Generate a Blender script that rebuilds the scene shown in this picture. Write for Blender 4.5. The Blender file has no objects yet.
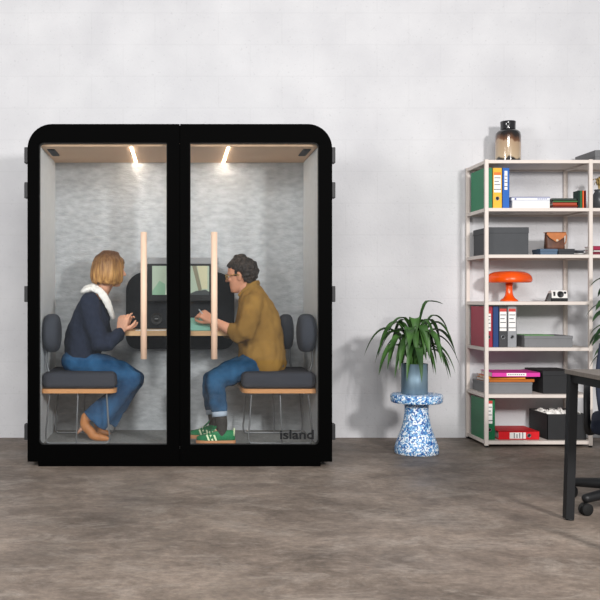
import bpy, bmesh, math, random
from mathutils import Vector, Matrix, noise, Euler

random.seed(7)
SC = bpy.context.scene
COL = SC.collection
PI = math.pi
R = math.radians
CAM_D, CAM_H, FPX = 5.88, 1.10, 900.0      # camera distance to the booth front, height, focal length
VPX, VPY = 179.0, 298.0

def at(px, py, Y):
    """a measured point of the photograph, at depth Y behind the booth front, in metres"""
    s = (CAM_D + Y) / FPX
    return Vector(((px - VPX) * s, Y, CAM_H - (py - VPY) * s))

# ------------------------------------------------------------------ materials
def lin(h):
    h = h.lstrip('#')
    o = []
    for i in (0, 2, 4):
        c = int(h[i:i + 2], 16) / 255
        o.append(c / 12.92 if c <= 0.04045 else ((c + 0.055) / 1.055) ** 2.4)
    return (*o, 1.0)

MATS = {}
def mat(name, hexc, rough=0.6, metal=0.0, spec=0.35, var=0.0, vscale=20.0, stretch=(1, 1, 1), hex2=None, bump=0.0, bscale=80.0,
        emit=None, estr=0.0, coat=0.0, bstretch=(1, 1, 1)):
    m = bpy.data.materials.new(name)
    m.use_nodes = True
    nt = m.node_tree
    b = nt.nodes['Principled BSDF']
    b.inputs['Roughness'].default_value = rough
    b.inputs['Metallic'].default_value = metal
    b.inputs['Specular IOR Level'].default_value = spec
    b.inputs['Coat Weight'].default_value = coat
    c = lin(hexc)
    tc = nt.nodes.new('ShaderNodeTexCoord')
    def mapped(st):
        mp = nt.nodes.new('ShaderNodeMapping')
        mp.inputs['Scale'].default_value = st
        nt.links.new(tc.outputs['Object'], mp.inputs['Vector'])
        return mp
    ns = nt.nodes.new('ShaderNodeTexNoise')
    ns.inputs['Scale'].default_value = vscale
    ns.inputs['Detail'].default_value = 5
    nt.links.new(mapped(stretch).outputs['Vector'], ns.inputs['Vector'])
    rp = nt.nodes.new('ShaderNodeValToRGB')
    if hex2:
        c2 = lin(hex2); c1 = c
    else:
        v = max(var, 0.02)
        c1 = tuple(min(1, x * (1 - v)) for x in c[:3]) + (1,)
        c2 = tuple(min(1, x * (1 + v)) for x in c[:3]) + (1,)
    rp.color_ramp.elements[0].position = 0.32
    rp.color_ramp.elements[1].position = 0.68
    rp.color_ramp.elements[0].color = c1
    rp.color_ramp.elements[1].color = c2
    nt.links.new(ns.outputs['Fac'], rp.inputs['Fac'])
    nt.links.new(rp.outputs['Color'], b.inputs['Base Color'])
    if bump:
        bn = nt.nodes.new('ShaderNodeTexNoise')
        bn.inputs['Scale'].default_value = bscale
        bn.inputs['Detail'].default_value = 4
        nt.links.new(mapped(bstretch).outputs['Vector'], bn.inputs['Vector'])
        bp = nt.nodes.new('ShaderNodeBump')
        bp.inputs['Strength'].default_value = bump
        bp.inputs['Distance'].default_value = 0.01
        nt.links.new(bn.outputs['Fac'], bp.inputs['Height'])
        nt.links.new(bp.outputs['Normal'], b.inputs['Normal'])
    if emit:
        b.inputs['Emission Color'].default_value = lin(emit)
        b.inputs['Emission Strength'].default_value = estr
    MATS[name] = m
    return m

def wall_material():
    m = bpy.data.materials.new('painted_block'); m.use_nodes = True
    nt = m.node_tree; L = nt.links; N = nt.nodes.new
    b = nt.nodes['Principled BSDF']
    b.inputs['Roughness'].default_value = 0.75; b.inputs['Specular IOR Level'].default_value = 0.2
    tc = N('ShaderNodeTexCoord'); sp = N('ShaderNodeSeparateXYZ'); cb = N('ShaderNodeCombineXYZ')
    L.new(tc.outputs['Object'], sp.inputs[0]); L.new(sp.outputs['X'], cb.inputs['X']); L.new(sp.outputs['Z'], cb.inputs['Y'])
    mp = N('ShaderNodeMapping'); mp.inputs['Location'].default_value = (0.19, 0.155, 0)
    L.new(cb.outputs[0], mp.inputs['Vector'])
    br = N('ShaderNodeTexBrick')
    br.inputs['Scale'].default_value = 1.0; br.inputs['Brick Width'].default_value = 0.5; br.inputs['Row Height'].default_value = 0.25
    br.inputs['Mortar Size'].default_value = 0.006; br.inputs['Mortar Smooth'].default_value = 0.6
    br.inputs['Color1'].default_value = (1, 1, 1, 1); br.inputs['Color2'].default_value = (.94, .94, .94, 1); br.inputs['Mortar'].default_value = (.6, .6, .6, 1)
    L.new(mp.outputs[0], br.inputs['Vector'])
    n1 = N('ShaderNodeTexNoise'); n1.inputs['Scale'].default_value = 2.2; n1.inputs['Detail'].default_value = 6
    L.new(tc.outputs['Object'], n1.inputs['Vector'])
    r1 = N('ShaderNodeValToRGB')
    r1.color_ramp.elements[0].position = .3; r1.color_ramp.elements[0].color = lin('#cacacd')
    r1.color_ramp.elements[1].position = .7; r1.color_ramp.elements[1].color = lin('#d8d8da')
    L.new(n1.outputs['Fac'], r1.inputs['Fac'])
    # little pits in the paint
    n2 = N('ShaderNodeTexNoise'); n2.inputs['Scale'].default_value = 60; n2.inputs['Detail'].default_value = 3
    L.new(tc.outputs['Object'], n2.inputs['Vector'])
    r2 = N('ShaderNodeValToRGB')
    r2.color_ramp.elements[0].position = .26; r2.color_ramp.elements[0].color = (.78, .78, .78, 1)
    r2.color_ramp.elements[1].position = .36; r2.color_ramp.elements[1].color = (1, 1, 1, 1)
    L.new(n2.outputs['Fac'], r2.inputs['Fac'])
    mx = N('ShaderNodeMix'); mx.data_type = 'RGBA'; mx.blend_type = 'MULTIPLY'; mx.inputs[0].default_value = .08
    L.new(r1.outputs[0], mx.inputs[6]); L.new(br.outputs['Color'], mx.inputs[7])
    mx2 = N('ShaderNodeMix'); mx2.data_type = 'RGBA'; mx2.blend_type = 'MULTIPLY'; mx2.inputs[0].default_value = .5
    L.new(mx.outputs[2], mx2.inputs[6]); L.new(r2.outputs[0], mx2.inputs[7])
    L.new(mx2.outputs[2], b.inputs['Base Color'])
    ad = N('ShaderNodeMath'); ad.operation = 'MULTIPLY_ADD'
    L.new(br.outputs['Fac'], ad.inputs[0]); ad.inputs[1].default_value = -0.25; L.new(n2.outputs['Fac'], ad.inputs[2])
    bp = N('ShaderNodeBump'); bp.inputs['Strength'].default_value = .22; bp.inputs['Distance'].default_value = .008
    L.new(ad.outputs[0], bp.inputs['Height']); L.new(bp.outputs[0], b.inputs['Normal'])
    return m

def floor_material():
    m = bpy.data.materials.new('worn_concrete'); m.use_nodes = True
    nt = m.node_tree; L = nt.links; N = nt.nodes.new
    b = nt.nodes['Principled BSDF']
    b.inputs['Specular IOR Level'].default_value = 0.35
    tc = N('ShaderNodeTexCoord')
    def nz(scale, detail, st=(1, 1, 1), dist=0.0, rough=.55):
        mp = N('ShaderNodeMapping'); mp.inputs['Scale'].default_value = st
        L.new(tc.outputs['Object'], mp.inputs['Vector'])
        n = N('ShaderNodeTexNoise'); n.inputs['Scale'].default_value = scale; n.inputs['Detail'].default_value = detail
        n.inputs['Distortion'].default_value = dist; n.inputs['Roughness'].default_value = rough
        L.new(mp.outputs[0], n.inputs['Vector']); return n
    def ramp(n, p0, c0, p1, c1):
        r = N('ShaderNodeValToRGB')
        r.color_ramp.elements[0].position = p0; r.color_ramp.elements[0].color = c0
        r.color_ramp.elements[1].position = p1; r.color_ramp.elements[1].color = c1
        L.new(n.outputs['Fac'], r.inputs['Fac']); return r
    def mix(mode, f, a, bb):
        x = N('ShaderNodeMix'); x.data_type = 'RGBA'; x.blend_type = mode
        if isinstance(f, float): x.inputs[0].default_value = f
        else: L.new(f, x.inputs[0])
        L.new(a, x.inputs[6]); L.new(bb, x.inputs[7]); return x.outputs[2]
    big = ramp(nz(1.3, 10, (1, 1.1, 1), .35, .68), .34, lin('#5d534b'), .66, lin('#92857a'))
    mid = ramp(nz(7, 9, (1, 1.1, 1), .4, .72), .3, (.66, .64, .63, 1), .7, (1.2, 1.18, 1.15, 1))
    scr = ramp(nz(2.6, 12, (1, 1.8, 1), .8, .78), .50, (0, 0, 0, 1), .66, (1, 1, 1, 1))
    pale = N('ShaderNodeRGB'); pale.outputs[0].default_value = lin('#a0968c')
    fine = ramp(nz(26, 9, (1, 1.4, 1), .2, .75), .36, (.66, .66, .66, 1), .64, (1.22, 1.22, 1.22, 1))
    c = mix('MULTIPLY', 1.0, big.outputs[0], mid.outputs[0])
    sm = N('ShaderNodeMath'); sm.operation = 'MULTIPLY'; sm.inputs[1].default_value = .6
    L.new(scr.outputs[0], sm.inputs[0])
    c = mix('MIX', sm.outputs[0], c, pale.outputs[0])
    c = mix('MULTIPLY', .8, c, fine.outputs[0])
    L.new(c, b.inputs['Base Color'])
    rr = ramp(nz(2.2, 6), .3, (.42, .42, .42, 1), .7, (.68, .68, .68, 1))
    L.new(rr.outputs[0], b.inputs['Roughness'])
    bp = N('ShaderNodeBump'); bp.inputs['Strength'].default_value = .12; bp.inputs['Distance'].default_value = .005
    L.new(nz(25, 6).outputs['Fac'], bp.inputs['Height']); L.new(bp.outputs[0], b.inputs['Normal'])
    return m

def glass_material():
    m = bpy.data.materials.new('clear_glass'); m.use_nodes = True
    nt = m.node_tree; L = nt.links; N = nt.nodes.new
    nt.nodes.remove(nt.nodes['Principled BSDF'])
    out = nt.nodes['Material Output']
    t = N('ShaderNodeBsdfTransparent'); t.inputs[0].default_value = (.97, .98, .98, 1)
    g = N('ShaderNodeBsdfGlossy'); g.inputs['Roughness'].default_value = .01
    f = N('ShaderNodeFresnel'); f.inputs['IOR'].default_value = 1.5
    x = N('ShaderNodeMixShader')
    L.new(f.outputs[0], x.inputs[0]); L.new(t.outputs[0], x.inputs[1]); L.new(g.outputs[0], x.inputs[2])
    L.new(x.outputs[0], out.inputs['Surface'])
    return m

def terrazzo_material():
    m = bpy.data.materials.new('blue_white_flakes'); m.use_nodes = True
    nt = m.node_tree; L = nt.links; N = nt.nodes.new
    b = nt.nodes['Principled BSDF']; b.inputs['Roughness'].default_value = .45
    tc = N('ShaderNodeTexCoord')
    n = N('ShaderNodeTexNoise'); n.inputs['Scale'].default_value = 38; n.inputs['Detail'].default_value = 2
    L.new(tc.outputs['Object'], n.inputs['Vector'])
    mixv = N('ShaderNodeMix'); mixv.data_type = 'RGBA'; mixv.inputs[0].default_value = .035
    L.new(tc.outputs['Object'], mixv.inputs[6]); L.new(n.outputs['Color'], mixv.inputs[7])
    v = N('ShaderNodeTexVoronoi'); v.inputs['Scale'].default_value = 105
    L.new(mixv.outputs[2], v.inputs['Vector'])
    sp = N('ShaderNodeSeparateColor'); L.new(v.outputs['Color'], sp.inputs[0])
    r = N('ShaderNodeValToRGB'); r.color_ramp.interpolation = 'CONSTANT'
    e = r.color_ramp.elements
    e[0].position = 0; e[0].color = lin('#1f4f96')
    e[1].position = .15; e[1].color = lin('#4d8ac4')
    for p, c in ((.38, '#8fbadb'), (.62, '#e9f0f5'), (.92, '#2c5a98')):
        k = e.new(p); k.color = lin(c)
    L.new(sp.outputs[0], r.inputs['Fac']); L.new(r.outputs[0], b.inputs['Base Color'])
    return m

def jar_material():
    """smoke glazed jar: dark neck and shoulder dripping over a cream band, dark flames at the foot"""
    m = bpy.data.materials.new('jar_glaze'); m.use_nodes = True
    nt = m.node_tree; L = nt.links; N = nt.nodes.new
    b = nt.nodes['Principled BSDF']; b.inputs['Roughness'].default_value = .12; b.inputs['Coat Weight'].default_value = .6
    tc = N('ShaderNodeTexCoord'); sp = N('ShaderNodeSeparateXYZ'); L.new(tc.outputs['Object'], sp.inputs[0])
    n = N('ShaderNodeTexNoise'); n.inputs['Scale'].default_value = 14; n.inputs['Detail'].default_value = 2
    mp = N('ShaderNodeMapping'); mp.inputs['Scale'].default_value = (1, 1, .15)
    L.new(tc.outputs['Object'], mp.inputs[0]); L.new(mp.outputs[0], n.inputs['Vector'])
    a = N('ShaderNodeMath'); a.operation = 'MULTIPLY_ADD'; a.inputs[1].default_value = .11; L.new(n.outputs['Fac'], a.inputs[0]); L.new(sp.outputs['Z'], a.inputs[2])
    r = N('ShaderNodeValToRGB')
    r.color_ramp.elements[0].position = .085; r.color_ramp.elements[0].color = lin('#191715')
    r.color_ramp.elements[1].position = .098; r.color_ramp.elements[1].color = lin('#b9a487')
    for p, c in ((.222, '#a98f74'), (.236, '#6d4a33'), (.275, '#2a1d18'), (.30, '#1b1a1a')):
        k = r.color_ramp.elements.new(p); k.color = lin(c)
    L.new(a.outputs[0], r.inputs['Fac']); L.new(r.outputs[0], b.inputs['Base Color'])
    return m

WALL = wall_material(); FLOOR = floor_material(); GLASS = glass_material(); FLAKES = terrazzo_material(); JAR = jar_material()
BLACK = mat('black_frame', '#020202', .6, spec=.02)
PLINTH = mat('black_plinth', '#020202', .7, spec=.02)
HINGE = mat('dark_hinge', '#242426', .5, .1)
FELT = mat('grey_felt', '#a9acb0', .95, spec=.1, hex2='#c2c5c8', vscale=13, stretch=(1.2, 1, 2.6), bump=.5, bscale=42, bstretch=(1, 1, 3.5))
SIDEFELT = mat('pale_felt', '#cfd2d5', .95, spec=.1, var=.05, vscale=30, bump=.1, bscale=150)
CARPET = mat('grey_carpet', '#8f908f', .95, spec=.1, var=.15, vscale=40, bump=.3, bscale=300)
CEILW = mat('ceiling_veneer', '#d9b696', .6, var=.07, vscale=10, stretch=(1, 12, 1))
OAK = mat('light_oak', '#c8a278', .5, var=.1, vscale=14, stretch=(1, 10, 10))
OAKH = mat('pale_oak', '#e2c3ab', .5, var=.06, vscale=20, stretch=(8, 8, 1))
EDGEW = mat('plywood_edge', '#c98f5c', .5, var=.08, vscale=30, stretch=(1, 1, 12))
LED = mat('led', '#ffffff', .5, emit='#fff0de', estr=70)
SEAT = mat('charcoal_fabric', '#3c3f47', .9, spec=.15, var=.1, vscale=200, bump=.15, bscale=500)
STEEL = mat('dark_steel', '#85878a', .35, .7)
PANEL = mat('black_felt', '#26282b', .9, spec=.1, var=.1, vscale=60)
BEZEL = mat('monitor_black', '#111214', .35)
MGREY = mat('monitor_grey', '#8d8e90', .5)
CREAM = mat('cream_steel', '#d9cfc7', .5, var=.02)
SKINW = mat('skin_fair', '#d9a184', .5, var=.06, vscale=25)
SKINM = mat('skin_warm', '#cf9477', .5, var=.07, vscale=25)
HAIRB = mat('blond_hair', '#7e5128', .45, hex2='#d3a05f', vscale=26, stretch=(3, 3, .25), bump=.5, bscale=120, bstretch=(1, 1, .08))
HAIRD = mat('dark_hair', '#130f0c', .5, hex2='#3a2f28', vscale=45, bump=.6, bscale=130)
NAVY = mat('navy_knit', '#262c3c', .95, spec=.1, var=.15, vscale=60, bump=.3, bscale=260)
WHITEC = mat('white_cotton', '#ece9e4', .85, var=.03, bump=.2, bscale=60)
DENIM = mat('blue_denim', '#1c3c5c', .9, spec=.1, hex2='#346189', vscale=7, bump=.2, bscale=300)
DENIM2 = mat('mid_denim', '#1d3e5a', .9, spec=.1, hex2='#346187', vscale=8, bump=.2, bscale=300)
DENIML = mat('denim_inside', '#a9b6c6', .9, spec=.1, var=.08)
TAN = mat('tan_leather', '#bd7c4a', .45, var=.08)
TAND = mat('tan_heel', '#b98a72', .5)
MUST = mat('mustard_cotton', '#80602f', .9, spec=.1, hex2='#9c773c', vscale=6, bump=.15, bscale=200)
SOCK = mat('charcoal_sock', '#3a3836', .95, spec=.1, var=.12, vscale=150, bump=.3, bscale=300, bstretch=(1, 1, .1))
SHOEG = mat('green_suede', '#1f7a4c', .85, spec=.15, var=.12, vscale=40)
SHOEC = mat('cream_leather', '#dcecc0', .6)
GUM = mat('gum_rubber', '#c4875a', .6)
GOLD = mat('gold_wire', '#c9a45c', .3, .8)
LENS = mat('eye_white', '#e8e4de', .3)
IRIS = mat('eye_dark', '#2a1d14', .3)
LIP = mat('lip', '#b5655a', .5)
TEAL = mat('teal_cover', '#7fb5a6', .6, var=.03)
PAPER = mat('white_paper', '#f0eeea', .8, var=.02)
INK = mat('ink', '#4a4c56', .7)
TEXT = mat('grey_vinyl', '#1c1d1f', .7, spec=.1)
LEAF = mat('leaf_green', '#203c1b', .45, hex2='#496f35', vscale=9, var=.2)
LEAFD = mat('leaf_dark', '#1c3a25', .4, hex2='#3c5f3a', vscale=14)
STEMG = mat('stem_green', '#5a7a3c', .6)
SOIL = mat('soil', '#2c221b', .95, var=.3, vscale=80)
ZINC = mat('blue_zinc', '#667c8b', .5, .45, hex2='#7e94a2', vscale=5, stretch=(3, 3, .4))
ORANGE = mat('orange_gloss', '#ee5510', .18, coat=.5)
BULB = mat('opal', '#f4e8dc', .4)
ASPH = mat('charcoal_board', '#47494c', .7, var=.03)
ASPH2 = mat('black_board', '#262729', .65, var=.04)
GREYB = mat('grey_board', '#77787a', .7, var=.03)
GREYB2 = mat('mid_grey_board', '#6b6c6e', .7, var=.03)
DESKT = mat('grey_oak_top', '#6f6862', .55, var=.12, vscale=12, stretch=(1, 8, 1))
DESKM = mat('black_metal', '#1a1b1d', .45, .2)
MESHN = mat('navy_mesh', '#232a3c', .8, var=.1, vscale=300)
PLAST = mat('black_plastic', '#17181a', .5)
RUBB = mat('rubber', '#141414', .8)
def flat(name, h, rough=.55):
    return MATS.get(name) or mat(name, h, rough, var=.03)

# ------------------------------------------------------------------ mesh builder
class MB:
    def __init__(s):
        s.v = []; s.f = []; s.m = []; s.sm = []
    def add(s, verts, faces, mi=0, smooth=False):
        o = len(s.v)
        s.v += [Vector(p) for p in verts]
        for f in faces:
            s.f.append(tuple(i + o for i in f)); s.m.append(mi); s.sm.append(smooth)
        return s
    def from_bm(s, bm, mi=0, smooth=False, M=None):
        bm.verts.index_update()
        vs = [(M @ v.co if M else v.co.copy()) for v in bm.verts]
        s.add(vs, [[v.index for v in f.verts] for f in bm.faces], mi, smooth)
        bm.free(); return s
    def box(s, x0, x1, y0, y1, z0, z1, mi=0, bev=0.0, seg=2, M=None):
        bm = bmesh.new()
        bmesh.ops.create_cube(bm, size=1)
        for v in bm.verts:
            v.co = Vector(((x0 + x1) / 2 + v.co.x * (x1 - x0), (y0 + y1) / 2 + v.co.y * (y1 - y0), (z0 + z1) / 2 + v.co.z * (z1 - z0)))
        if bev:
            bmesh.ops.bevel(bm, geom=list(bm.edges), offset=bev, segments=seg, profile=.5, affect='EDGES')
        return s.from_bm(bm, mi, bev > 0.006, M)
    def tube(s, pts, rad, seg=14, cap='round', side=None, mi=0, ncap=4):
        pts = [Vector(p) for p in pts]
        n = len(pts)
        rad = list(rad) if isinstance(rad, (list, tuple)) else [rad] * n
        rad = [(r, r) if not isinstance(r, (tuple, list)) else tuple(r) for r in rad]
        tan = []
        for i in range(n):
            a = pts[max(0, i - 1)]; b = pts[min(n - 1, i + 1)]
            d = (b - a)
            tan.append(d.normalized() if d.length > 1e-9 else Vector((0, 0, 1)))
        rings = []
        ref = Vector(side) if side is not None else None
        if ref is None:
            t = tan[0]; ref = Vector((0, 1, 0)) if abs(t.y) < .9 else Vector((1, 0, 0))
        frames = []
        for t in tan:
            b = (ref - t * ref.dot(t))
            b = b.normalized() if b.length > 1e-6 else t.orthogonal().normalized()
            frames.append((b.cross(t).normalized(), b))
            if side is None: ref = b
        def ring(c, fr, ra, rb):
            return [c + fr[0] * (ra * math.cos(2 * PI * k / seg)) + fr[1] * (rb * math.sin(2 * PI * k / seg)) for k in range(seg)]
        if cap == 'round':
            r0 = min(rad[0])
            for k in range(ncap, 0, -1):
                a = PI / 2 * k / (ncap + .3)
                rings.append(ring(pts[0] - tan[0] * r0 * math.sin(a), frames[0], rad[0][0] * math.cos(a), rad[0][1] * math.cos(a)))
        for i in range(n):
            rings.append(ring(pts[i], frames[i], *rad[i]))
        if cap == 'round':
            r1 = min(rad[-1])
            for k in range(1, ncap + 1):
                a = PI / 2 * k / (ncap + .3)
                rings.append(ring(pts[-1] + tan[-1] * r1 * math.sin(a), frames[-1], rad[-1][0] * math.cos(a), rad[-1][1] * math.cos(a)))
        vs = [p for r in rings for p in r]
        fs = []
        for i in range(len(rings) - 1):
            for k in range(seg):
                k2 = (k + 1) % seg
                fs.append((i * seg + k, i * seg + k2, (i + 1) * seg + k2, (i + 1) * seg + k))
        s.add(vs, fs, mi, True)
        o = len(s.v) - len(vs)
        s.f.append(tuple(o + k for k in range(seg - 1, -1, -1))); s.m.append(mi); s.sm.append(False)
        s.f.append(tuple(o + (len(rings) - 1) * seg + k for k in range(seg))); s.m.append(mi); s.sm.append(False)
        return s
    def lathe(s, prof, c=(0, 0, 0), seg=40, mi=0, mod=None, M=None):
        c = Vector(c); vs = []; fs = []
        for j, (r, z) in enumerate(prof):
            for k in range(seg):
                a = 2 * PI * k / seg
                rr = r * (mod(a, j, r, z) if mod else 1)
                p = Vector((rr * math.cos(a), rr * math.sin(a), z))
                vs.append((M @ p if M else p) + c)
        for j in range(len(prof) - 1):
            for k in range(seg):
                k2 = (k + 1) % seg
                fs.append((j * seg + k, j * seg + k2, (j + 1) * seg + k2, (j + 1) * seg + k))
        s.add(vs, fs, mi, True)
        o = len(s.v) - len(vs)
        s.f.append(tuple(o + k for k in range(seg - 1, -1, -1))); s.m.append(mi); s.sm.append(False)
        s.f.append(tuple(o + (len(prof) - 1) * seg + k for k in range(seg))); s.m.append(mi); s.sm.append(False)
        return s
    def ell(s, c, r, M=None, mi=0, seg=20, rings=12):
        c = Vector(c); vs = []; fs = []
        for j in range(rings + 1):
            t = PI * (j + .02) / (rings + .04)
            for k in range(seg):
                a = 2 * PI * k / seg
                p = Vector((r[0] * math.sin(t) * math.cos(a), r[1] * math.sin(t) * math.sin(a), r[2] * math.cos(t)))
                vs.append((M @ p if M else p) + c)
        for j in range(rings):
            for k in range(seg):
                k2 = (k + 1) % seg
                fs.append(((j + 1) * seg + k, (j + 1) * seg + k2, j * seg + k2, j * seg + k))
        s.add(vs, fs, mi, True)
        o = len(s.v) - len(vs)
        s.f.append(tuple(o + k for k in range(seg))); s.m.append(mi); s.sm.append(True)
        s.f.append(tuple(o + rings * seg + k for k in range(seg - 1, -1, -1))); s.m.append(mi); s.sm.append(True)
        return s
    def loft(s, rings, mi=0, smooth=True):
        n = len(rings[0]); vs = [p for r in rings for p in r]; fs = []
        for i in range(len(rings) - 1):
            for k in range(n):
                k2 = (k + 1) % n
                fs.append((i * n + k, i * n + k2, (i + 1) * n + k2, (i + 1) * n + k))
        s.add(vs, fs, mi, smooth)
        o = len(s.v) - len(vs)
        s.f.append(tuple(o + k for k in range(n - 1, -1, -1))); s.m.append(mi); s.sm.append(smooth)
        s.f.append(tuple(o + (len(rings) - 1) * n + k for k in range(n))); s.m.append(mi); s.sm.append(smooth)
        return s
    def prism(s, pts, y0, y1, mi=0, plane='XZ'):
        """outline (a, b) extruded along the third axis"""
        n = len(pts)
        def P(a, b, c): return (a, c, b) if plane == 'XZ' else ((a, b, c) if plane == 'XY' else (c, a, b))
        vs = [P(a, b, y0) for a, b in pts] + [P(a, b, y1) for a, b in pts]
        fs = [tuple(range(n)), tuple(range(2 * n - 1, n - 1, -1))] + [(k, n + k, n + (k + 1) % n, (k + 1) % n) for k in range(n)]
        return s.add(vs, fs, mi)
    def ringprism(s, outer, inner, y0, y1, mi=0):
        n = len(outer)
        vs = [(a, y0, b) for a, b in outer] + [(a, y0, b) for a, b in inner] + [(a, y1, b) for a, b in outer] + [(a, y1, b) for a, b in inner]
        fs = []
        for k in range(n):
            j = (k + 1) % n
            fs += [(k, j, n + j, n + k), (2 * n + k, 3 * n + k, 3 * n + j, 2 * n + j), (k, 2 * n + k, 2 * n + j, j), (n + k, n + j, 3 * n + j, 3 * n + k)]
        return s.add(vs, fs, mi)
    def build(s, name, mats, parent=None, remesh=None, smooth=0, disp=None, local=False, fixn=True):
        me = bpy.data.meshes.new(name)
        M = None
        if parent is not None and not local:
            M = parent_matrix(parent).inverted()
        vs = [(M @ p if M else p) for p in s.v]
        me.from_pydata([tuple(p) for p in vs], [], s.f)
        mats = mats if isinstance(mats, (list, tuple)) else [mats]
        for m in mats: me.materials.append(m)
        me.polygons.foreach_set('material_index', s.m)
        me.polygons.foreach_set('use_smooth', s.sm)
        if fixn:
            bm = bmesh.new(); bm.from_mesh(me)
            bmesh.ops.recalc_face_normals(bm, faces=bm.faces)
            bm.to_mesh(me); bm.free()
        o = bpy.data.objects.new(name, me)
        COL.objects.link(o)
        if remesh:
            md = o.modifiers.new('r', 'REMESH'); md.mode = 'VOXEL'; md.voxel_size = remesh
            dg = bpy.context.evaluated_depsgraph_get()
            dg.update()
            nm = bpy.data.meshes.new_from_object(o.evaluated_get(dg))
            o.modifiers.clear()
            o.data = nm
            bpy.data.meshes.remove(me)
            bm = bmesh.new(); bm.from_mesh(nm)
            for _ in range(smooth):
                bmesh.ops.smooth_vert(bm, verts=bm.verts, factor=.5, use_axis_x=True, use_axis_y=True, use_axis_z=True)
            if disp:
                bm.normal_update()
                nv = [(v, disp(v.co, v.normal.copy())) for v in bm.verts]
                for v, d in nv: v.co += d
            for f in bm.faces: f.smooth = True
            bm.to_mesh(nm); bm.free()
            nm.materials.clear()
            for m in mats: nm.materials.append(m)
            nm.name = name
        if parent is not None:
            o.parent = parent
        return o

def parent_matrix(o):
    m = o.matrix_basis.copy()
    p = o.parent
    while p is not None:
        m = p.matrix_basis @ m; p = p.parent
    return m

def thing(name, label, cat, loc=(0, 0, 0), rot=(0, 0, 0), group=None):
    o = bpy.data.objects.new(name, None)
    COL.objects.link(o)
    o.empty_display_size = .05
    o.location = loc; o.rotation_euler = rot
    o['label'] = label; o['category'] = cat
    if group: o['group'] = group
    return o

def tag(o, label, cat, group=None):
    o['label'] = label; o['category'] = cat
    if group: o['group'] = group
    return o

def structure(o):
    o['kind'] = 'structure'; return o

def rrect(x0, x1, z0, z1, r, n=8):
    """rounded outline; r = radii (bottom-left, bottom-right, top-right, top-left)"""
    if not isinstance(r, (tuple, list)): r = (r,) * 4
    cs = [(x0 + r[0], z0 + r[0], PI), (x1 - r[1], z0 + r[1], 1.5 * PI), (x1 - r[2], z1 - r[2], 0), (x0 + r[3], z1 - r[3], .5 * PI)]
    out = []
    for (cx, cz, a0), rr in zip(cs, r):
        for k in range(n + 1):
            a = a0 + PI / 2 * k / n
            out.append((cx + rr * math.cos(a), cz + rr * math.sin(a)))
    return out

def smoothpath(pts, n=6):
    """Catmull-Rom through the points"""
    pts = [Vector(p) for p in pts]; out = []
    for i in range(len(pts) - 1):
        p0 = pts[max(0, i - 1)]; p1 = pts[i]; p2 = pts[i + 1]; p3 = pts[min(len(pts) - 1, i + 2)]
        for k in range(n):
            t = k / n
            out.append(.5 * ((2 * p1) + (p2 - p0) * t + (2 * p0 - 5 * p1 + 4 * p2 - p3) * t * t + (3 * p1 - p0 - 3 * p2 + p3) * t ** 3))
    out.append(pts[-1]); return out

# ------------------------------------------------------------------ setting
WY = 1.207
structure(MB().box(-5, 6.5, -10, WY + .2, -.1, 0).build('floor', FLOOR))
structure(MB().box(-5, 6.5, WY, WY + .2, 0, 4.6).build('wall_back', WALL))

# ------------------------------------------------------------------ phone booth
FZ, CZ, HW, BY = .125, 2.10, .917, .77          # booth floor, ceiling, half width, back lining
booth = thing('office_booth', 'tall black framed meeting booth with two glass doors and rounded top corners', 'booth', (.005, .45, 0))
XL, XR, ZT, ZB = -.990, 1.001, 2.237, .03
nb = 10
shell = MB()
shell.ringprism(rrect(XL, XR, ZB, ZT, (.004, .004, .16, .16), nb), rrect(-HW - .004, HW + .004, FZ - .02, CZ + .02, .004, nb), .052, .93)
shell.box(-HW - .02, HW + .02, BY + .03, .93, FZ - .03, CZ + .03)
shell.box(-.03, .041, .052, .07, FZ, CZ + .01)
shell.build('outer_shell', BLACK, booth)
MB().box(-.92, .925, .0, .90, 0, ZB).build('plinth', PLINTH, booth)
MB().box(-HW - .003, HW + .003, BY, BY + .029, FZ - .01, CZ + .01).build('back_lining', FELT, booth)
for sx in (-1, 1):
    MB().box(*sorted((sx * HW + .003 - sx * .001, sx * HW + .003 + sx * .003)), .055, BY, FZ, CZ).build('side_lining', SIDEFELT, booth)
MB().box(-HW, HW, .055, BY, FZ - .019, FZ).build('floor_mat', CARPET, booth)
MB().box(-HW, HW, .055, BY, CZ, CZ + .019).build('ceiling_panel', CEILW, booth)
for x in (-.316, .328):
    MB().box(x - .0045, x + .0045, .07, .755, CZ - .004, CZ).build('light_strip', LED, booth)
for sx in (-1, 1):
    v = MB()
    v.box(*sorted((sx * .835, sx * .885)), .16, .42, CZ - .006, CZ)
    for k in range(5):
        v.box(*sorted((sx * (.839 + k * .009), sx * (.843 + k * .009))), .17, .41, CZ - .010, CZ - .006)
    v.build('ceiling_vent', PLAST, booth)
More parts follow.
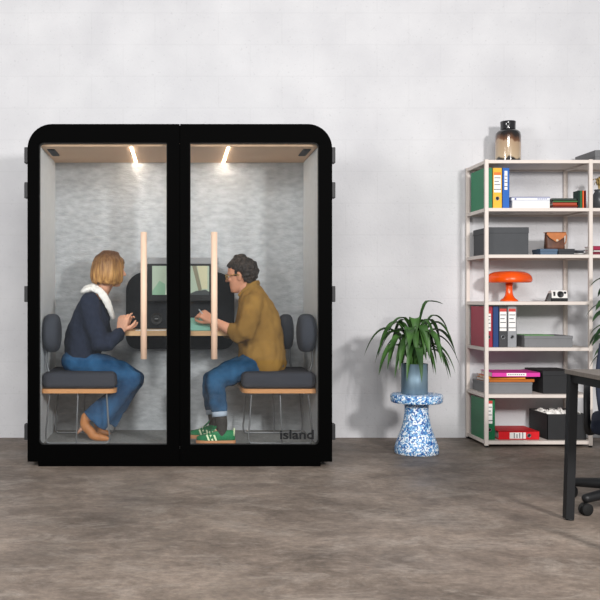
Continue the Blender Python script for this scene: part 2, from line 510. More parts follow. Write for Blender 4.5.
# doors
doors = [(XL, .004, -.915, -.078, (.004, .004, .004, .16), (.03, .004, .004, .03)),
         (.007, XR, .072, .915, (.004, .004, .16, .004), (.004, .03, .03, .004))]
for i, (x0, x1, g0, g1, ro, ri) in enumerate(doors):
    d = MB().ringprism(rrect(x0, x1, ZB, ZT, ro, nb), rrect(g0, g1, .14, 2.117, ri, nb), 0, .05).build('door', BLACK, booth)
    MB().ringprism(rrect(g0 - .003, g1 + .003, .137, 2.12, ri, nb), rrect(g0 + .004, g1 - .004, .144, 2.113, ri, nb), .012, .04).build('glazing_seal', mat('seal%d' % i, '#101010', .6), d)
    MB().box(g0 - .01, g1 + .01, .022, .030, .13, 2.127).build('glass_pane', GLASS, d)
    hx = -.228 if i == 0 else .228
    hb = MB()
    hb.tube([(hx, -.055, .705), (hx, -.055, 1.527)], .0205, 20, 'flat')
    h = hb.build('door_handle', OAKH, d)
    for z in (.80, 1.43):
        MB().tube([(hx, -.04, z), (hx, .022, z)], .007, 12, 'flat').build('standoff', STEEL, h)
    for py in (155, 190, 294, 432):
        z = CAM_H - (py - VPY) / 153.06
        e = XL if i == 0 else XR
        s = -1 if i == 0 else 1
        MB().box(*sorted((e - s * .002, e + s * .022)), .002, .06, z - .052, z + .052, bev=.004).build('hinge', HINGE, d)
# lettering on the right glass
cu = bpy.data.curves.new('t', 'FONT'); cu.body = 'island'; cu.extrude = .002; cu.offset = .022; cu.size = 1
to = bpy.data.objects.new('t', cu); COL.objects.link(to)
dg = bpy.context.evaluated_depsgraph_get(); dg.update()
tm = bpy.data.meshes.new_from_object(to.evaluated_get(dg))
bpy.data.objects.remove(to)
xs = [v.co.x for v in tm.vertices]; k = .222 / (max(xs) - min(xs)); x0 = min(xs)
tb = MB()
tb.add([(.662 + (v.co.x - x0) * k, .0205 + v.co.z * .2, .176 + v.co.y * k * .84) for v in tm.vertices], [tuple(p.vertices) for p in tm.polygons])
tb.build('lettering', TEXT, d, fixn=False)
bpy.data.meshes.remove(tm)

# ------------------------------------------------------------------ seats
def bench(s, label):
    t = thing('bench_seat', label, 'chair', (s * .66, .40, FZ), group='upholstered seats in the booth')
    x0, x1 = sorted((s * .418, s * .911))
    c = MB()
    c.box(x0, x1, .085, .63, .497, .606, bev=.035, seg=4)
    c.build('seat_cushion', SEAT, t)
    o = rrect(x0, x1, .083, .632, (.07, .02, .02, .07) if s > 0 else (.02, .07, .07, .02))
    MB().prism(o, .468, .496, plane='XY').build('seat_board', EDGEW, t)
    for Y, d in ((.125, 1), (.60, -1)):
        f = MB()
        zb = FZ + .0065
        f.tube(smoothpath([(s * .484, Y + d * .01, .468), (s * .47, Y, .25), (s * .462, Y, zb + .04), (s * .475, Y, zb + .006), (s * .51, Y, zb), (s * .7, Y, zb), (s * .85, Y, zb),
                           (s * .878, Y, zb + .005), (s * .888, Y, zb + .04), (s * .884, Y, .25), (s * .862, Y + d * .01, .468)], 5), .006, 10)
        f.tube([(s * .675, Y + d * .01, .468), (s * .686, Y, zb)], .006, 10)
        f.build('sled_leg', STEEL, t)
    for (a, b, y0, y1, zz0, zz1) in ((.80, .917 if s > 0 else .911, .062, .32, .735, .993), (.715, .812, .425, .675, .735, .985) if s > 0 else (.65, .747, .425, .675, .735, .985)):
        xa, xb = sorted((s * a, s * b))
        p = MB()
        n = 14
        rings = []
        for k in range(n + 1):                                   # padded, rounded outline, thick in the middle
            q = -1 + 2 * k / n
            e = math.sqrt(max(0, 1 - abs(q) ** 3)) if abs(q) < 1 else 0
            xx = (xa + xb) / 2 + q * (xb - xa) / 2
            ins = .055 * (1 - e)
            rings.append([Vector((xx, u, w)) for u, w in rrect(y0 + ins, y1 - ins, zz0 + ins, zz1 - ins, min(.115, (y1 - y0) / 2 - ins - .004, (zz1 - zz0) / 2 - ins - .004), 8)])
        p.loft(rings)
        p.build('backrest', SEAT, t)
        ym = (y0 + y1) / 2; xm = s * (b - .02)
        MB().tube(smoothpath([(xm, ym, zz0 + .06), (xm, ym, .66), (s * min(b - .01, .87), ym, .58), (s * min(b - .03, .85), ym, .5)], 5), .008, 10).build('back_support', STEEL, t)
    return t
bench(-1, 'charcoal padded seat on hairpin legs, under the blonde person in the booth')
bench(1, 'charcoal padded seat on hairpin legs, under the dark haired person in the booth')

# ------------------------------------------------------------------ booth desk, monitor, bits on it
desk = thing('fixed_table', 'fixed oak shelf table on a rounded black wall panel inside the booth', 'table', (0, BY, .72))
MB().prism(rrect(-.385, .362, .262, BY - .001, (.07, .07, .01, .01)), .842, .875, plane='XY').build('tabletop', OAK, desk)
o = rrect(-.388, .405, .725, 1.29, (.09, .09, .14, .14), 10)
MB().prism(o, .705, BY - .001).build('back_panel', PANEL, desk)
sk = MB()
M = Matrix.Rotation(PI / 2, 3, 'X')
sk.lathe([(.046, 0), (.046, .008), (.041, .010), (.037, .006), (.012, .006), (.010, .009), (.001, .009)], (-.165, .705, .948), 32, M=M)
sk.build('round_socket', PLAST, desk)
MB().box(-.178, -.152, .692, .697, .945, .951).build('socket_light', MGREY, desk)

mon = thing('monitor', 'flat black computer monitor on the booth panel, pale green reflections painted on its screen', 'monitor', (.02, .66, 1.08))
MB().box(-.229, .275, .600, .63, 1.078, 1.345, bev=.004).build('bezel', BEZEL, mon)
MB().box(-.229, .285, .615, .66, 1.345, 1.392, bev=.005).build('top_housing', MGREY, mon)
MB().box(-.12, .16, .63, .7049, 1.12, 1.30).build('wall_mount', PLAST, mon)
scr = MB()  # room reflection painted on the screen as flat, faintly glowing shapes
def quad(mb, pts, y, mi):
    mb.add([(x, y, z) for x, z in pts], [tuple(range(len(pts)))], mi)
quad(scr, [(-.193, 1.123), (.217, 1.123), (.217, 1.331), (-.193, 1.331)], .5994, 0)
quad(scr, [(-.193, 1.123), (-.10, 1.123), (-.10, 1.2), (-.14, 1.225), (-.193, 1.15)], .5988, 1)
quad(scr, [(-.10, 1.123), (-.03, 1.123), (-.005, 1.331), (-.06, 1.331)], .5986, 2)
quad(scr, [(.095, 1.331), (.125, 1.331), (.165, 1.16), (.14, 1.15)], .5988, 3)
quad(scr, [(.13, 1.331), (.205, 1.331), (.205, 1.165), (.165, 1.165)], .5986, 4)
quad(scr, [(.06, 1.123), (.217, 1.123), (.217, 1.145), (.19, 1.16), (.12, 1.15)], .5984, 5)
def em(n, h, e=.45):
    return mat(n, h, .3, emit=h, estr=e)
scr.build('screen', [em('scr_a', '#8f9c8c'), em('scr_b', '#6f9079'), em('scr_c', '#aab5a6'), em('scr_d', '#6e6a58'), em('scr_e', '#a9a68a'), em('scr_f', '#35393a')], mon, fixn=False)

tag(MB().box(-.30, -.09, .30, .50, .8752, .8772).build('paper_sheet', PAPER), 'white sheet of paper lying on the booth table near the clasped hands', 'paper')
nb_ = thing('notebook', 'teal green notebook tilted up in front of the monitor in the booth', 'notebook', (.1, .28, .8755), (R(-52), 0, 0))
MB().box(-.11, .115, -.006, 0, 0, .135, bev=.001).build('front_cover', TEAL, nb_, local=True)
MB().box(-.108, .112, 0, .012, .002, .132).build('page_block', PAPER, nb_, local=True)
MB().box(-.11, .115, .012, .016, 0, .135, bev=.001).build('back_cover', TEAL, nb_, local=True)

# ------------------------------------------------------------------ people
def frame(origin, fwd, up):
    f = Vector(fwd).normalized(); u = (Vector(up) - f * Vector(up).dot(f)).normalized(); s = u.cross(f)
    return lambda a, b, c: Vector(origin) + f * a + s * b + u * c, f, s, u

HEAD = [(-.002, .066, .030, .018), (.008, .083, .004, .033), (.028, .088, -.032, .047), (.055, .088, -.060, .058), (.085, .088, -.086, .066),
        (.115, .087, -.099, .071), (.142, .093, -.104, .074), (.17, .090, -.103, .075), (.195, .076, -.091, .068), (.214, .046, -.066, .052), (.226, .014, -.036, .028)]
def head_rings(P, grow=0.0, rows=HEAD, n=28, gb=None):
    rings = []
    gb = grow if gb is None else gb
    for u, f1, f0, w in rows:
        r = []
        fc = f0 * .45 + f1 * .55
        for k in range(n):
            a = 2 * PI * k / n
            ca, sa = math.cos(a), math.sin(a)
            ff = fc + ((f1 + grow - fc) if ca > 0 else (fc - f0 + gb)) * math.copysign(abs(ca) ** .85, ca)
            ss = (w + grow) * math.copysign(abs(sa) ** .8, sa)
            r.append(P(ff, ss, u))
        rings.append(r)
    return rings

def add_head(mb, P, f, s, u):
    mb.loft(head_rings(P))
    mb.tube([P(.090, 0, .126), P(.100, 0, .110), P(.113, 0, .092)], [.008, .010, .0125], 12)        # nose
    mb.ell(P(.097, .011, .088), (.010, .008, .008)); mb.ell(P(.097, -.011, .088), (.010, .008, .008))
    mb.tube([P(.084, -.02, .0625), P(.0935, 0, .064), P(.084, .02, .0625)], [.004, .0065, .004], 10)       # lips
    mb.tube([P(.083, -.018, .052), P(.0915, 0, .051), P(.083, .018, .052)], [.004, .007, .004], 10)
    mb.ell(P(.079, 0, .016), (.014, .016, .014))                                                      # chin
    mb.tube([P(.076, -.045, .139), P(.089, -.02, .142), P(.093, 0, .138), P(.089, .02, .142), P(.076, .045, .139)], .009, 10)   # brow
    mb.ell(P(.068, .04, .095), (.02, .02, .017)); mb.ell(P(.068, -.04, .095), (.02, .02, .017))       # cheeks
    Mx = Matrix((f, s, u)).transposed()
    for sd in (-1, 1):
        mb.ell(P(-.012, sd * .076, .108), (.017, .008, .03), Mx)
        mb.tube([P(-.004, sd * .08, .088), P(-.022, sd * .087, .105), P(-.022, sd * .087, .125), P(-.004, sd * .081, .134)], .005, 8)

def add_hand(mb, w, d, n, curls, thumb=1, sc=1.0, spread=6, thumbdir=(.55, .75, .35)):
    """palm from the wrist w along d, palm side facing n; fingers curl towards n, the thumb leaves the side"""
    d = Vector(d).normalized(); n = (Vector(n) - d * Vector(n).dot(d)).normalized(); s = d.cross(n) * thumb
    w = Vector(w)
    L = lambda a, b, c: w + (d * a + s * b + n * c) * sc
    for b0, b1, r in ((.022, .030, .0125), (.008, .0105, .0135), (-.007, -.0105, .0135), (-.02, -.030, .012)):
        mb.tube([L(0, b0 * .8, 0), L(.045, (b0 + b1) / 2, .001), L(.088, b1, 0)], [.014 * sc, (r + .002) * sc, r * sc], 10)
    tips = []
    for i, (b, ln) in enumerate(((.030, .072), (.0105, .080), (-.0105, .075), (-.030, .060))):
        c = curls[i]
        ang = 0; p = Vector((.088, b, 0)); pts = [L(*p)]; rad = [.0088 * sc]
        sp = math.tan(R(spread)) * (1.5 - i) / 1.5
        for seg, fr in enumerate((.46, .31, .23)):
            ang += R(c) * (1.0 if seg == 0 else 1.15)
            stp = ln * fr
            p = p + Vector((math.cos(ang) * stp, sp * stp * math.cos(ang), math.sin(ang) * stp))
            pts.append(L(*p)); rad.append((.0083, .0076, .0066)[seg] * sc)
        mb.tube(pts, rad, 10)
        tips.append(pts[-1])
    t0 = Vector((.022, .024, .004)); td = Vector(thumbdir).normalized()
    q1 = t0 + td * .042; q2 = q1 + (td + Vector((.45, -.2, .1))).normalized() * .032; q3 = q2 + (td + Vector((.8, -.55, .2))).normalized() * .024
    mb.tube([L(*t0), L(*q1), L(*q2), L(*q3)], [.014 * sc, .0115 * sc, .010 * sc, .008 * sc], 10)
    return tips

def wrinkle(amp, sc, st=(1, 1, 1)):
    def fn(co, n):
        q = Vector((co.x * sc * st[0], co.y * sc * st[1], co.z * sc * st[2]))
        return n * amp * (noise.noise(q) + .5 * noise.noise(q * 2.3 + Vector((3, 1, 7))))
    return fn

def eyes(root, P, f):
    for sd in (-1, 1):
        e = MB().ell(P(.075, sd * .031, .117), (.0115,) * 3).build('eye', LENS, root)
        MB().ell(P(.0835, sd * .031, .117), (.0045,) * 3).build('iris', IRIS, e)

def socket(P, f):
    cs = [P(.088, sd * .031, .117) for sd in (-1, 1)]
    def fn(co, n):
        for c in cs:
            k = (co - c).length
            if k < .022:
                return -f * .008 * (1 - (k / .022) ** 2)
        return Vector((0, 0, 0))
    return fn

Yv = (0, 1, 0)
def local_disp(root, fn):
    M = parent_matrix(root); Mi = M.to_3x3().inverted()
    return lambda co, n: Mi @ fn(M @ co, M.to_3x3() @ n)

# --- woman, facing right
w = thing('person', 'seated person with blonde bob, navy sweater, white collar, jeans and tan heels', 'person', (-.72, .38, FZ), group='people in the booth')
hP, hf, hs, hu = frame(at(108, 285.5, .38), (math.cos(R(27)), math.sin(R(27)), -.12), (.10, 0, 1))
b = MB()
add_head(b, hP, hf, hs, hu)
T = [at(77, 362, .38), at(84, 344, .38), at(91, 320, .38), at(96, 302, .38), at(101, 292, .38)]
b.tube(T, [(.10, .14), (.10, .13), (.09, .13), (.06, .11), (.04, .06)], 20, side=Yv)
b.tube([at(100, 294, .38), hP(-.015, 0, .01), hP(-.01, 0, .06)], [.055, .05, .05], 16)
WS = at(120.5, 331.5, .235)
WS2 = at(121.5, 331, .33)
b.tube([at(89, 304, .23), at(103, 345, .18), at(112, 338, .205), WS], [.04, .032, .032, .026], 14)
b.tube([at(96, 304, .53), at(108, 344, .54), at(115, 337.5, .43), WS2], [.04, .032, .030, .026], 14)
add_hand(b, WS, (.22, .08, .97), (.35, .93, -.1), (22, 34, 44, 50), thumb=-1, sc=1.0)
add_hand(b, WS2, (.34, -.10, .92), (.4, -.9, -.1), (30, 36, 42, 46), thumb=1, sc=1.0)
for hp_, kn, md, an, heel, ball, toe in ((at(80, 363, .30), at(134, 380, .25), at(113, 400, .26), at(87, 418, .27), at(83, 424, .27), at(93, 437, .27), at(107, 439, .265)),
                                  (at(80, 362, .46), at(137, 378.5, .45), at(121, 401, .45), at(104, 419, .45), at(99, 423, .45), at(99, 432, .45), at(108, 434.5, .45))):
    b.tube([hp_, hp_.lerp(kn, .5), hp_.lerp(kn, .93)], [.065, .06, .042], 14)
    b.tube([hp_.lerp(kn, .93), md, an], [.042, .044, .032], 14)
    b.tube([an, heel, ball, toe], [.024, .020, .018, .010], 12)
b.build('body', SKINW, w, remesh=.0042, smooth=3, disp=local_disp(w, socket(hP, hf)))
eyes(w, hP, hf)
# hair: cap, back and side curtains
h = MB()
capr = [(r[0], r[1] - .016, r[2], r[3]) for r in HEAD if r[0] > .16]
h.loft(head_rings(hP, .019, [(.150, .055, -.104, .074)] + capr[:-1] + [(.236, .020, -.045, .04), (.243, .0, -.02, .015)], gb=.022))
for k in range(26):
    a = R(-150 + 300 * k / 25)                 # angle around the back, 0 = straight back
    bf, bs = -math.cos(a), math.sin(a)
    f0 = -.01 + bf * .098 if bf < 0 else -.01 + bf * .085
    ln = .012 + .008 * math.sin(k * 2.7) + (.012 if bf > .3 else 0)
    h.tube(smoothpath([hP(f0 * .5, bs * .05, .208), hP(f0 * .95 - .004, bs * .086, .17), hP(f0 * 1.06 - .004, bs * .096, .11), hP(f0 * 1.08, bs * .098, .055), hP(f0 * .98, bs * .086, ln)], 3),
           [.012] + [.018] * 10 + [.017, .010], 10)
def root_shade(m, z0, z1, c):
    nt = m.node_tree; N = nt.nodes.new; L = nt.links
    b = nt.nodes['Principled BSDF']; src = b.inputs['Base Color'].links[0].from_socket
    tc = N('ShaderNodeTexCoord'); sp = N('ShaderNodeSeparateXYZ'); mr = N('ShaderNodeMapRange'); mx = N('ShaderNodeMix'); mx.data_type = 'RGBA'
    L.new(tc.outputs['Object'], sp.inputs[0]); L.new(sp.outputs['Z'], mr.inputs[0])
    mr.inputs[1].default_value = z0; mr.inputs[2].default_value = z1
    L.new(mr.outputs[0], mx.inputs[0]); L.new(src, mx.inputs[6]); mx.inputs[7].default_value = lin(c)
    L.new(mx.outputs[2], b.inputs['Base Color'])
root_shade(HAIRB, 1.14, 1.28, '#5a381d')          # dyed lengths, darker roots
def strands(P, f, s, u, amp):
    o = P(0, 0, 0)
    def fn(co, n):
        q = co - o
        a = math.atan2(q.dot(s), q.dot(f)); z = q.dot(u)
        return n * amp * noise.noise(Vector((a * 9, z * 7, 1.3))) + n * amp * .5 * noise.noise(Vector((a * 24, z * 9, 5)))
    return fn
h.build('hair', HAIRB, w, remesh=.006, smooth=7, disp=local_disp(w, strands(hP, hf, hs, hu, .0045)))
# sweater
sw = MB()
sw.tube([at(82, 356, .38), at(83.5, 346, .38), at(88, 330, .38), at(92, 315, .38), at(95, 302, .38), at(97.5, 296, .38)],
        [(.112, .17), (.140, .18), (.143, .185), (.128, .185), (.09, .155), (.045, .07)], 28, side=Yv)
sw.tube([at(90, 302, .24), at(92, 318, .195), at(101, 345, .17), at(107, 344, .185), at(118.5, 334, .227)], [.068, .072, .066, .060, .043], 20, 'round')
sw.tube([at(96, 302, .52), at(100, 320, .555), at(107, 344, .555), at(119, 334, .36)], [.068, .070, .062, .045], 20)
sw.build('sweater', NAVY, w, remesh=.009, smooth=4, disp=local_disp(w, wrinkle(.010, 14, (1, 1, .7))))
cf = MB().tube([at(117.3, 335, .222), at(120, 332.4, .233)], [.037, .034], 20).build('cuff', NAVY, w, remesh=.006, smooth=1)
bracelet = MB().tube([at(120, 332.4, .233), at(121, 331.4, .236)], [.0315, .031], 20, 'flat').build('bracelet', flat('brown_strap', '#5a3a28'), w)
# white collar, a broad cape collar falling to the chest
c = MB()
Mc = Matrix.Rotation(R(-22), 3, 'Y')
c.ell(at(90, 288.5, .38), (.062, .125, .030), Mc)
for sd in (-1, 1):
    c.ell(at(87, 290, .38 + sd * .085), (.050, .05, .024), Mc)
    pth = smoothpath([at(92, 287, .38 + sd * .085), at(100, 291.5, .38 + sd * .125), at(106, 300, .38 + sd * .13), at(110.5, 310, .38 + sd * .105), at(113, 317.5, .38 + sd * .07)], 5)
    n = len(pth)
    c.tube(pth, [(.030 - .012 * (i / (n - 1)) ** 2, .014) for i in range(n)], 14, side=(.25, sd * .9, .35))
c.build('collar', WHITEC, w, remesh=.005, smooth=3, disp=local_disp(w, wrinkle(.005, 30)))
# jeans
j = MB()
j.ell(at(78, 361, .38), (.115, .175, .105))
for sd, hp_, kn, m1, hem in ((-1, at(82, 362, .295), at(133, 379.5, .25), at(114, 399, .255), at(94.5, 421, .265)), (1, at(82, 361, .465), at(136, 378.5, .45), at(121, 401, .45), at(107, 421, .45))):
    j.tube(smoothpath([hp_, hp_.lerp(kn, .5) + Vector((0, 0, .018)), kn], 5), [.088] + [.083] * 4 + [.078] * 3 + [.07, .064, .06], 20)
    j.tube([kn, m1, hem], [(.060, .06), (.070, .064), (.098, .07)] if sd < 0 else [(.06, .06), (.063, .062), (.075, .07)], 24, 'flat', side=Yv)
j.build('jeans', DENIM, w, remesh=.009, smooth=3, disp=local_disp(w, wrinkle(.008, 13)))
for an, heel, ball, toe, tip in ((at(86, 417, .27), at(85, 425, .27), at(94.5, 436, .27), at(108, 438.8, .265), at(77, 433.5, .27)),
                                 (at(104, 419, .45), at(99, 423, .45), at(99.5, 431, .45), at(109, 433.6, .45), at(94, 434, .45))):
    s_ = MB()
    s_.tube(smoothpath([an, heel, heel.lerp(ball, .6), ball, toe], 4), [.034] * 4 + [.034] * 4 + [.033] * 4 + [.030, .028, .024, .020, .014], 16)
    so = s_.build('shoe', TAN, w, remesh=.005, smooth=3)
    MB().tube([heel + Vector((-.008, 0, -.012)), tip], [.016, .008], 12, 'flat').build('heel', TAND, so)

# --- man, facing left
m = thing('person', 'seated person with short dark hair, glasses, mustard shirt and green trainers', 'person', (.6, .38, FZ), group='people in the booth')
hP, hf, hs, hu = frame(at(243.3, 292, .38), (-math.cos(R(25)), math.sin(R(25)), -.10), (-.10, 0, 1))
b = MB()
add_head(b, hP, hf, hs, hu)
b.tube([at(266, 360, .38), at(263, 343, .38), at(258, 318, .38), at(253, 300, .38), at(249, 290, .38)], [(.12, .14), (.12, .14), (.11, .15), (.09, .15), (.06, .08)], 20, side=Yv)
b.tube([at(252, 295, .38), hP(-.02, 0, .0), hP(-.015, 0, .06)], [.06, .055, .053], 16)
WM = at(213.5, 321, .262); WM2 = at(205, 326, .42)
b.tube([at(253, 305, .22), at(243, 336, .18), at(229, 329, .215), WM], [.05, .046, .038, .027], 14)
b.tube([at(250, 305, .55), at(238, 335, .56), at(222, 330, .48), WM2], [.05, .044, .038, .027], 14)
tips = add_hand(b, WM, (-.80, .12, .52), (-.30, .80, -.55), (38, 44, 48, 52), thumb=1, sc=1.0, thumbdir=(.75, .35, .5))
add_hand(b, WM2, (-.95, -.15, .12), (-.1, .1, -1), (12, 14, 16, 20), thumb=-1)
for hp_, kn, md, an, toe in ((at(264, 362, .30), at(213, 382, .21), at(217, 398, .18), at(221.5, 425, .145), at(206, 440, .14)),
                       (at(264, 361, .46), at(211, 380, .45), at(212, 398, .43), at(214, 424, .40), at(196, 434.5, .38))):
    b.tube([hp_, hp_.lerp(kn, .5), hp_.lerp(kn, .93)], [.07, .062, .046], 14)
    b.tube([hp_.lerp(kn, .93), md, an], [.046, .046, .030], 14)
    b.tube([an, an + Vector((-.02, 0, -.045)), toe], [.030, .026, .015], 12)
b.build('body', SKINM, m, remesh=.0042, smooth=3, disp=local_disp(m, socket(hP, hf)))
eyes(m, hP, hf)
# hair
h = MB()
rows = [(.105, -.02, -.095, .068), (.135, .0, -.105, .074), (.165, .055, -.107, .077), (.19, .082, -.098, .074), (.215, .066, -.078, .062), (.236, .035, -.045, .042), (.243, .01, -.02, .02)]
h.loft(head_rings(hP, .010, rows, gb=.012))
h.tube([hP(-.06, 0, .075), hP(-.085, 0, .11), hP(-.1, 0, .14)], [(.03, .055), (.03, .065), (.025, .065)], 18, side=hs)
for sd in (-1, 1):
    h.tube([hP(.014, sd * .072, .122), hP(.010, sd * .074, .138), hP(.0, sd * .074, .16)], [.008, .012, .018], 10)   # sideburns
    h.tube([hP(-.045, sd * .064, .08), hP(-.05, sd * .068, .12), hP(-.05, sd * .07, .15)], [.012, .02, .022], 12)
rg = random.Random(5)
for k in range(16):
    a = R(rg.uniform(-80, 80))
    h.ell(hP(-.10 * math.cos(a) - .006, .074 * math.sin(a), rg.uniform(.10, .2)), (rg.uniform(.014, .021),) * 3, seg=10, rings=7)
for k in range(60):                                # loose tufts
    a = rg.uniform(0, 2 * PI); t = rg.uniform(0, 1)
    fc, sc_ = -.005 + .08 * t * math.cos(a), .062 * t * math.sin(a)
    uz = .241 - .05 * t * t + rg.uniform(-.004, .008)
    if fc < -.03: uz -= .012
    h.ell(hP(fc, sc_, uz), (rg.uniform(.013, .023),) * 3, seg=10, rings=7)
h.build('hair', HAIRD, m, remesh=.005, smooth=2, disp=local_disp(m, wrinkle(.008, 60)))
# glasses
g = MB()
for sd in (-1, 1):
    pts = []
    for k in range(21):
        a = 2 * PI * k / 20
        pts.append(hP(.100 - .006 * abs(math.cos(a)) * (1 if math.cos(a) * sd > 0 else .2), sd * .033 + .024 * math.cos(a), .116 + .020 * math.sin(a)))
    g.tube(pts, .003, 8, 'flat')
    g.tube(smoothpath([hP(.095, sd * .057, .122), hP(.06, sd * .078, .124), hP(.0, sd * .086, .123), hP(-.02, sd * .086, .11)], 4), .003, 8)
g.tube([hP(.101, -.010, .12), hP(.106, 0, .123), hP(.101, .010, .12)], .002, 8)
gl = g.build('glasses', GOLD, m)
# shirt
sw = MB()
sw.tube([at(264.5, 361.5, .38), at(262, 354, .38), at(261.5, 341, .38), at(258.5, 320, .38), at(255, 305, .38), at(252.5, 295, .38), at(250.5, 288, .38)],
        [(.15, .205), (.166, .21), (.160, .185), (.148, .195), (.125, .19), (.095, .15), (.066, .075)], 28, side=Yv)
sw.tube([at(253, 303, .235), at(250, 318, .19), at(244, 335, .17), at(240, 336, .185), at(231.5, 330, .21)], [.075, .075, .066, .06, .05], 20, 'round')
sw.tube([at(250, 303, .53), at(246, 318, .565), at(238, 335, .56), at(228, 331, .51)], [.075, .072, .062, .05], 20)
sw.build('shirt', MUST, m, remesh=.009, smooth=4, disp=local_disp(m, wrinkle(.011, 12, (1, 1, .8))))
c = MB()
for sd in (-1, 1):
    c.tube(smoothpath([at(259, 282.5, .38), at(254.5, 283.5, .38 + sd * .055), at(246, 289.5, .38 + sd * .066), at(239.5, 296, .38 + sd * .03)], 5), [(.02, .008)] * 16, 12, side=(.2, sd * .8, .1))
c.build('shirt_collar', MUST, m, remesh=.006, smooth=2)
j = MB()
j.ell(at(268, 362, .38), (.115, .172, .085))
for hp_, kn, md, hem in ((at(264, 362, .30), at(214, 381, .21), at(217, 397, .185), at(219.5, 413, .16)), (at(264, 361, .46), at(212, 380, .45), at(212, 396, .43), at(213.5, 411, .41))):
    j.tube(smoothpath([hp_, hp_.lerp(kn, .5) + Vector((0, 0, .014)), kn], 5), [.09] + [.088] * 4 + [.082] * 3 + [.076, .072, .068], 20)
    j.tube([kn, md, hem], [.068, .064, .053], 20, 'flat')
jo = j.build('jeans', DENIM2, m, remesh=.009, smooth=3, disp=local_disp(m, wrinkle(.009, 14)))
for a, b_ in ((at(219.3, 411.5, .162), at(219.8, 416.5, .158)), (at(213.3, 409.5, .412), at(213.8, 414, .408))):
    MB().tube([a, b_], [.053, .0525], 24, 'flat').build('turn_up', DENIML, jo)
for hem, an, low in ((at(219.5, 412, .16), at(221.5, 424, .148), at(221, 435, .142)), (at(213.5, 410, .41), at(214.5, 421, .40), at(213.5, 430, .39))):
    MB().tube(smoothpath([hem, an, low], 5), [.043] * 4 + [.042, .041, .040, .038, .036, .034, .032], 18).build('sock', SOCK, m, remesh=.006, smooth=2)
# trainers
def trainer(toe_x, Y, yaw=0):
    """a low trainer pointing to -x, sole on the booth floor"""
    root = MB()
    Mx = Matrix.Translation((toe_x, Y, FZ)) @ Matrix.Rotation(yaw, 4, 'Z')
    L = lambda p: Mx @ Vector(p)
    st = [(0.0, .012, .048), (.02, .028, .055), (.055, .040, .062), (.10, .043, .078), (.145, .038, .095), (.19, .034, .088), (.23, .033, .092), (.25, .026, .088), (.258, .012, .075)]
    def outl(z, g):
        left = [L((x - (g if x == 0 else 0) + (g if x > .25 else 0), -w_ - g, z)) for x, w_, _ in st]
        right = [L((x - (g if x == 0 else 0) + (g if x > .25 else 0), w_ + g, z)) for x, w_, _ in st]
        return left + right[::-1]
    sole = MB(); sole.loft([outl(0, .001), outl(.012, .004), outl(.026, .003)], smooth=False)
    up = MB(); rings = []
    for x, w_, h_ in st:
        r = []
        for k in range(13):
            a = PI * k / 12
            ca = math.cos(a); sa = math.sin(a)
            r.append(L((x, -w_ * math.copysign(abs(ca) ** .6, ca), .022 + (h_ - .022) * sa ** .75)))
        rings.append(r)
    up.loft(rings)
    return sole, up, L
for tx, Y, yaw in ((at(196.5, 440, .14).x, .14, R(2)), (at(190, 440, .38).x, .385, R(-3))):
    sole, up, L = trainer(tx, Y, yaw)
    so = up.build('trainer', SHOEG, m)
    sole.build('sole', GUM, so)
    for k in range(3):
        x = .075 + k * .024
        for sd in (-1, 1):
            pts = [L((x, sd * .0415, .027)), L((x + .012, sd * .0415, .027)), L((x - .002, sd * .0335, .064)), L((x - .014, sd * .0340, .064))]
            off = L((0, sd * .003, .0)) - L((0, 0, 0))
            s3 = MB(); s3.add([p for p in pts] + [p + off for p in pts], [(0, 1, 2, 3), (7, 6, 5, 4), (0, 4, 5, 1), (1, 5, 6, 2), (2, 6, 7, 3), (3, 7, 4, 0)])
            s3.build('side_stripe', SHOEC, so)
    MB().tube([L((.248, 0, .055)), L((.252, 0, .098))], [(.008, .026), (.007, .022)], 12, side=L((0, 1, 0)) - L((0, 0, 0))).build('heel_tab', SHOEC, so)
    tg = MB(); tg.tube([L((.10, 0, .082)), L((.125, 0, .105)), L((.135, 0, .122))], [(.006, .024), (.006, .022), (.005, .017)], 12, side=L((0, 1, 0)) - L((0, 0, 0)))
    tg.build('tongue', SHOEG, so)
    lc = MB()
    for k in range(4):
        x = .07 + k * .018; z = .069 + k * .010
        lc.tube([L((x, -.022, z - .006)), L((x, 0, z + .004)), L((x, .022, z - .006))], .003, 6)
    lc.build('laces', SHOEC, so)
pen = thing('pen', 'slim pale pen held up in the hand of the mustard shirted person', 'pen', at(205, 317, .265))
MB().tube([at(206.5, 319, .262), at(199, 309.5, .262)], .0042, 10).build('barrel', flat('pen_grey', '#aab0b4', .3), pen)
MB().tube([at(199, 309.5, .262), at(197.8, 308, .262)], [.004, .0015], 10).build('nib', PLAST, pen)

# ------------------------------------------------------------------ stool and plant
SX, SY = at(416.5, 400, .5).x, .5
st = thing('side_table', 'round blue and white speckled pedestal stool beside the booth', 'stool', (SX, SY, 0))
MB().lathe([(.001, .361), (.172, .361), (.178, .366), (.181, .376), (.181, .405), (.178, .416), (.172, .42), (.001, .42)], (SX, SY, 0), 64).build('top', FLAKES, st)
MB().lathe([(.001, 0), (.148, 0), (.153, .006), (.153, .035), (.148, .06), (.132, .105), (.110, .16), (.094, .22), (.086, .27), (.083, .31), (.083, .361), (.001, .361)], (SX, SY, 0), 64).build('pedestal', FLAKES, st)

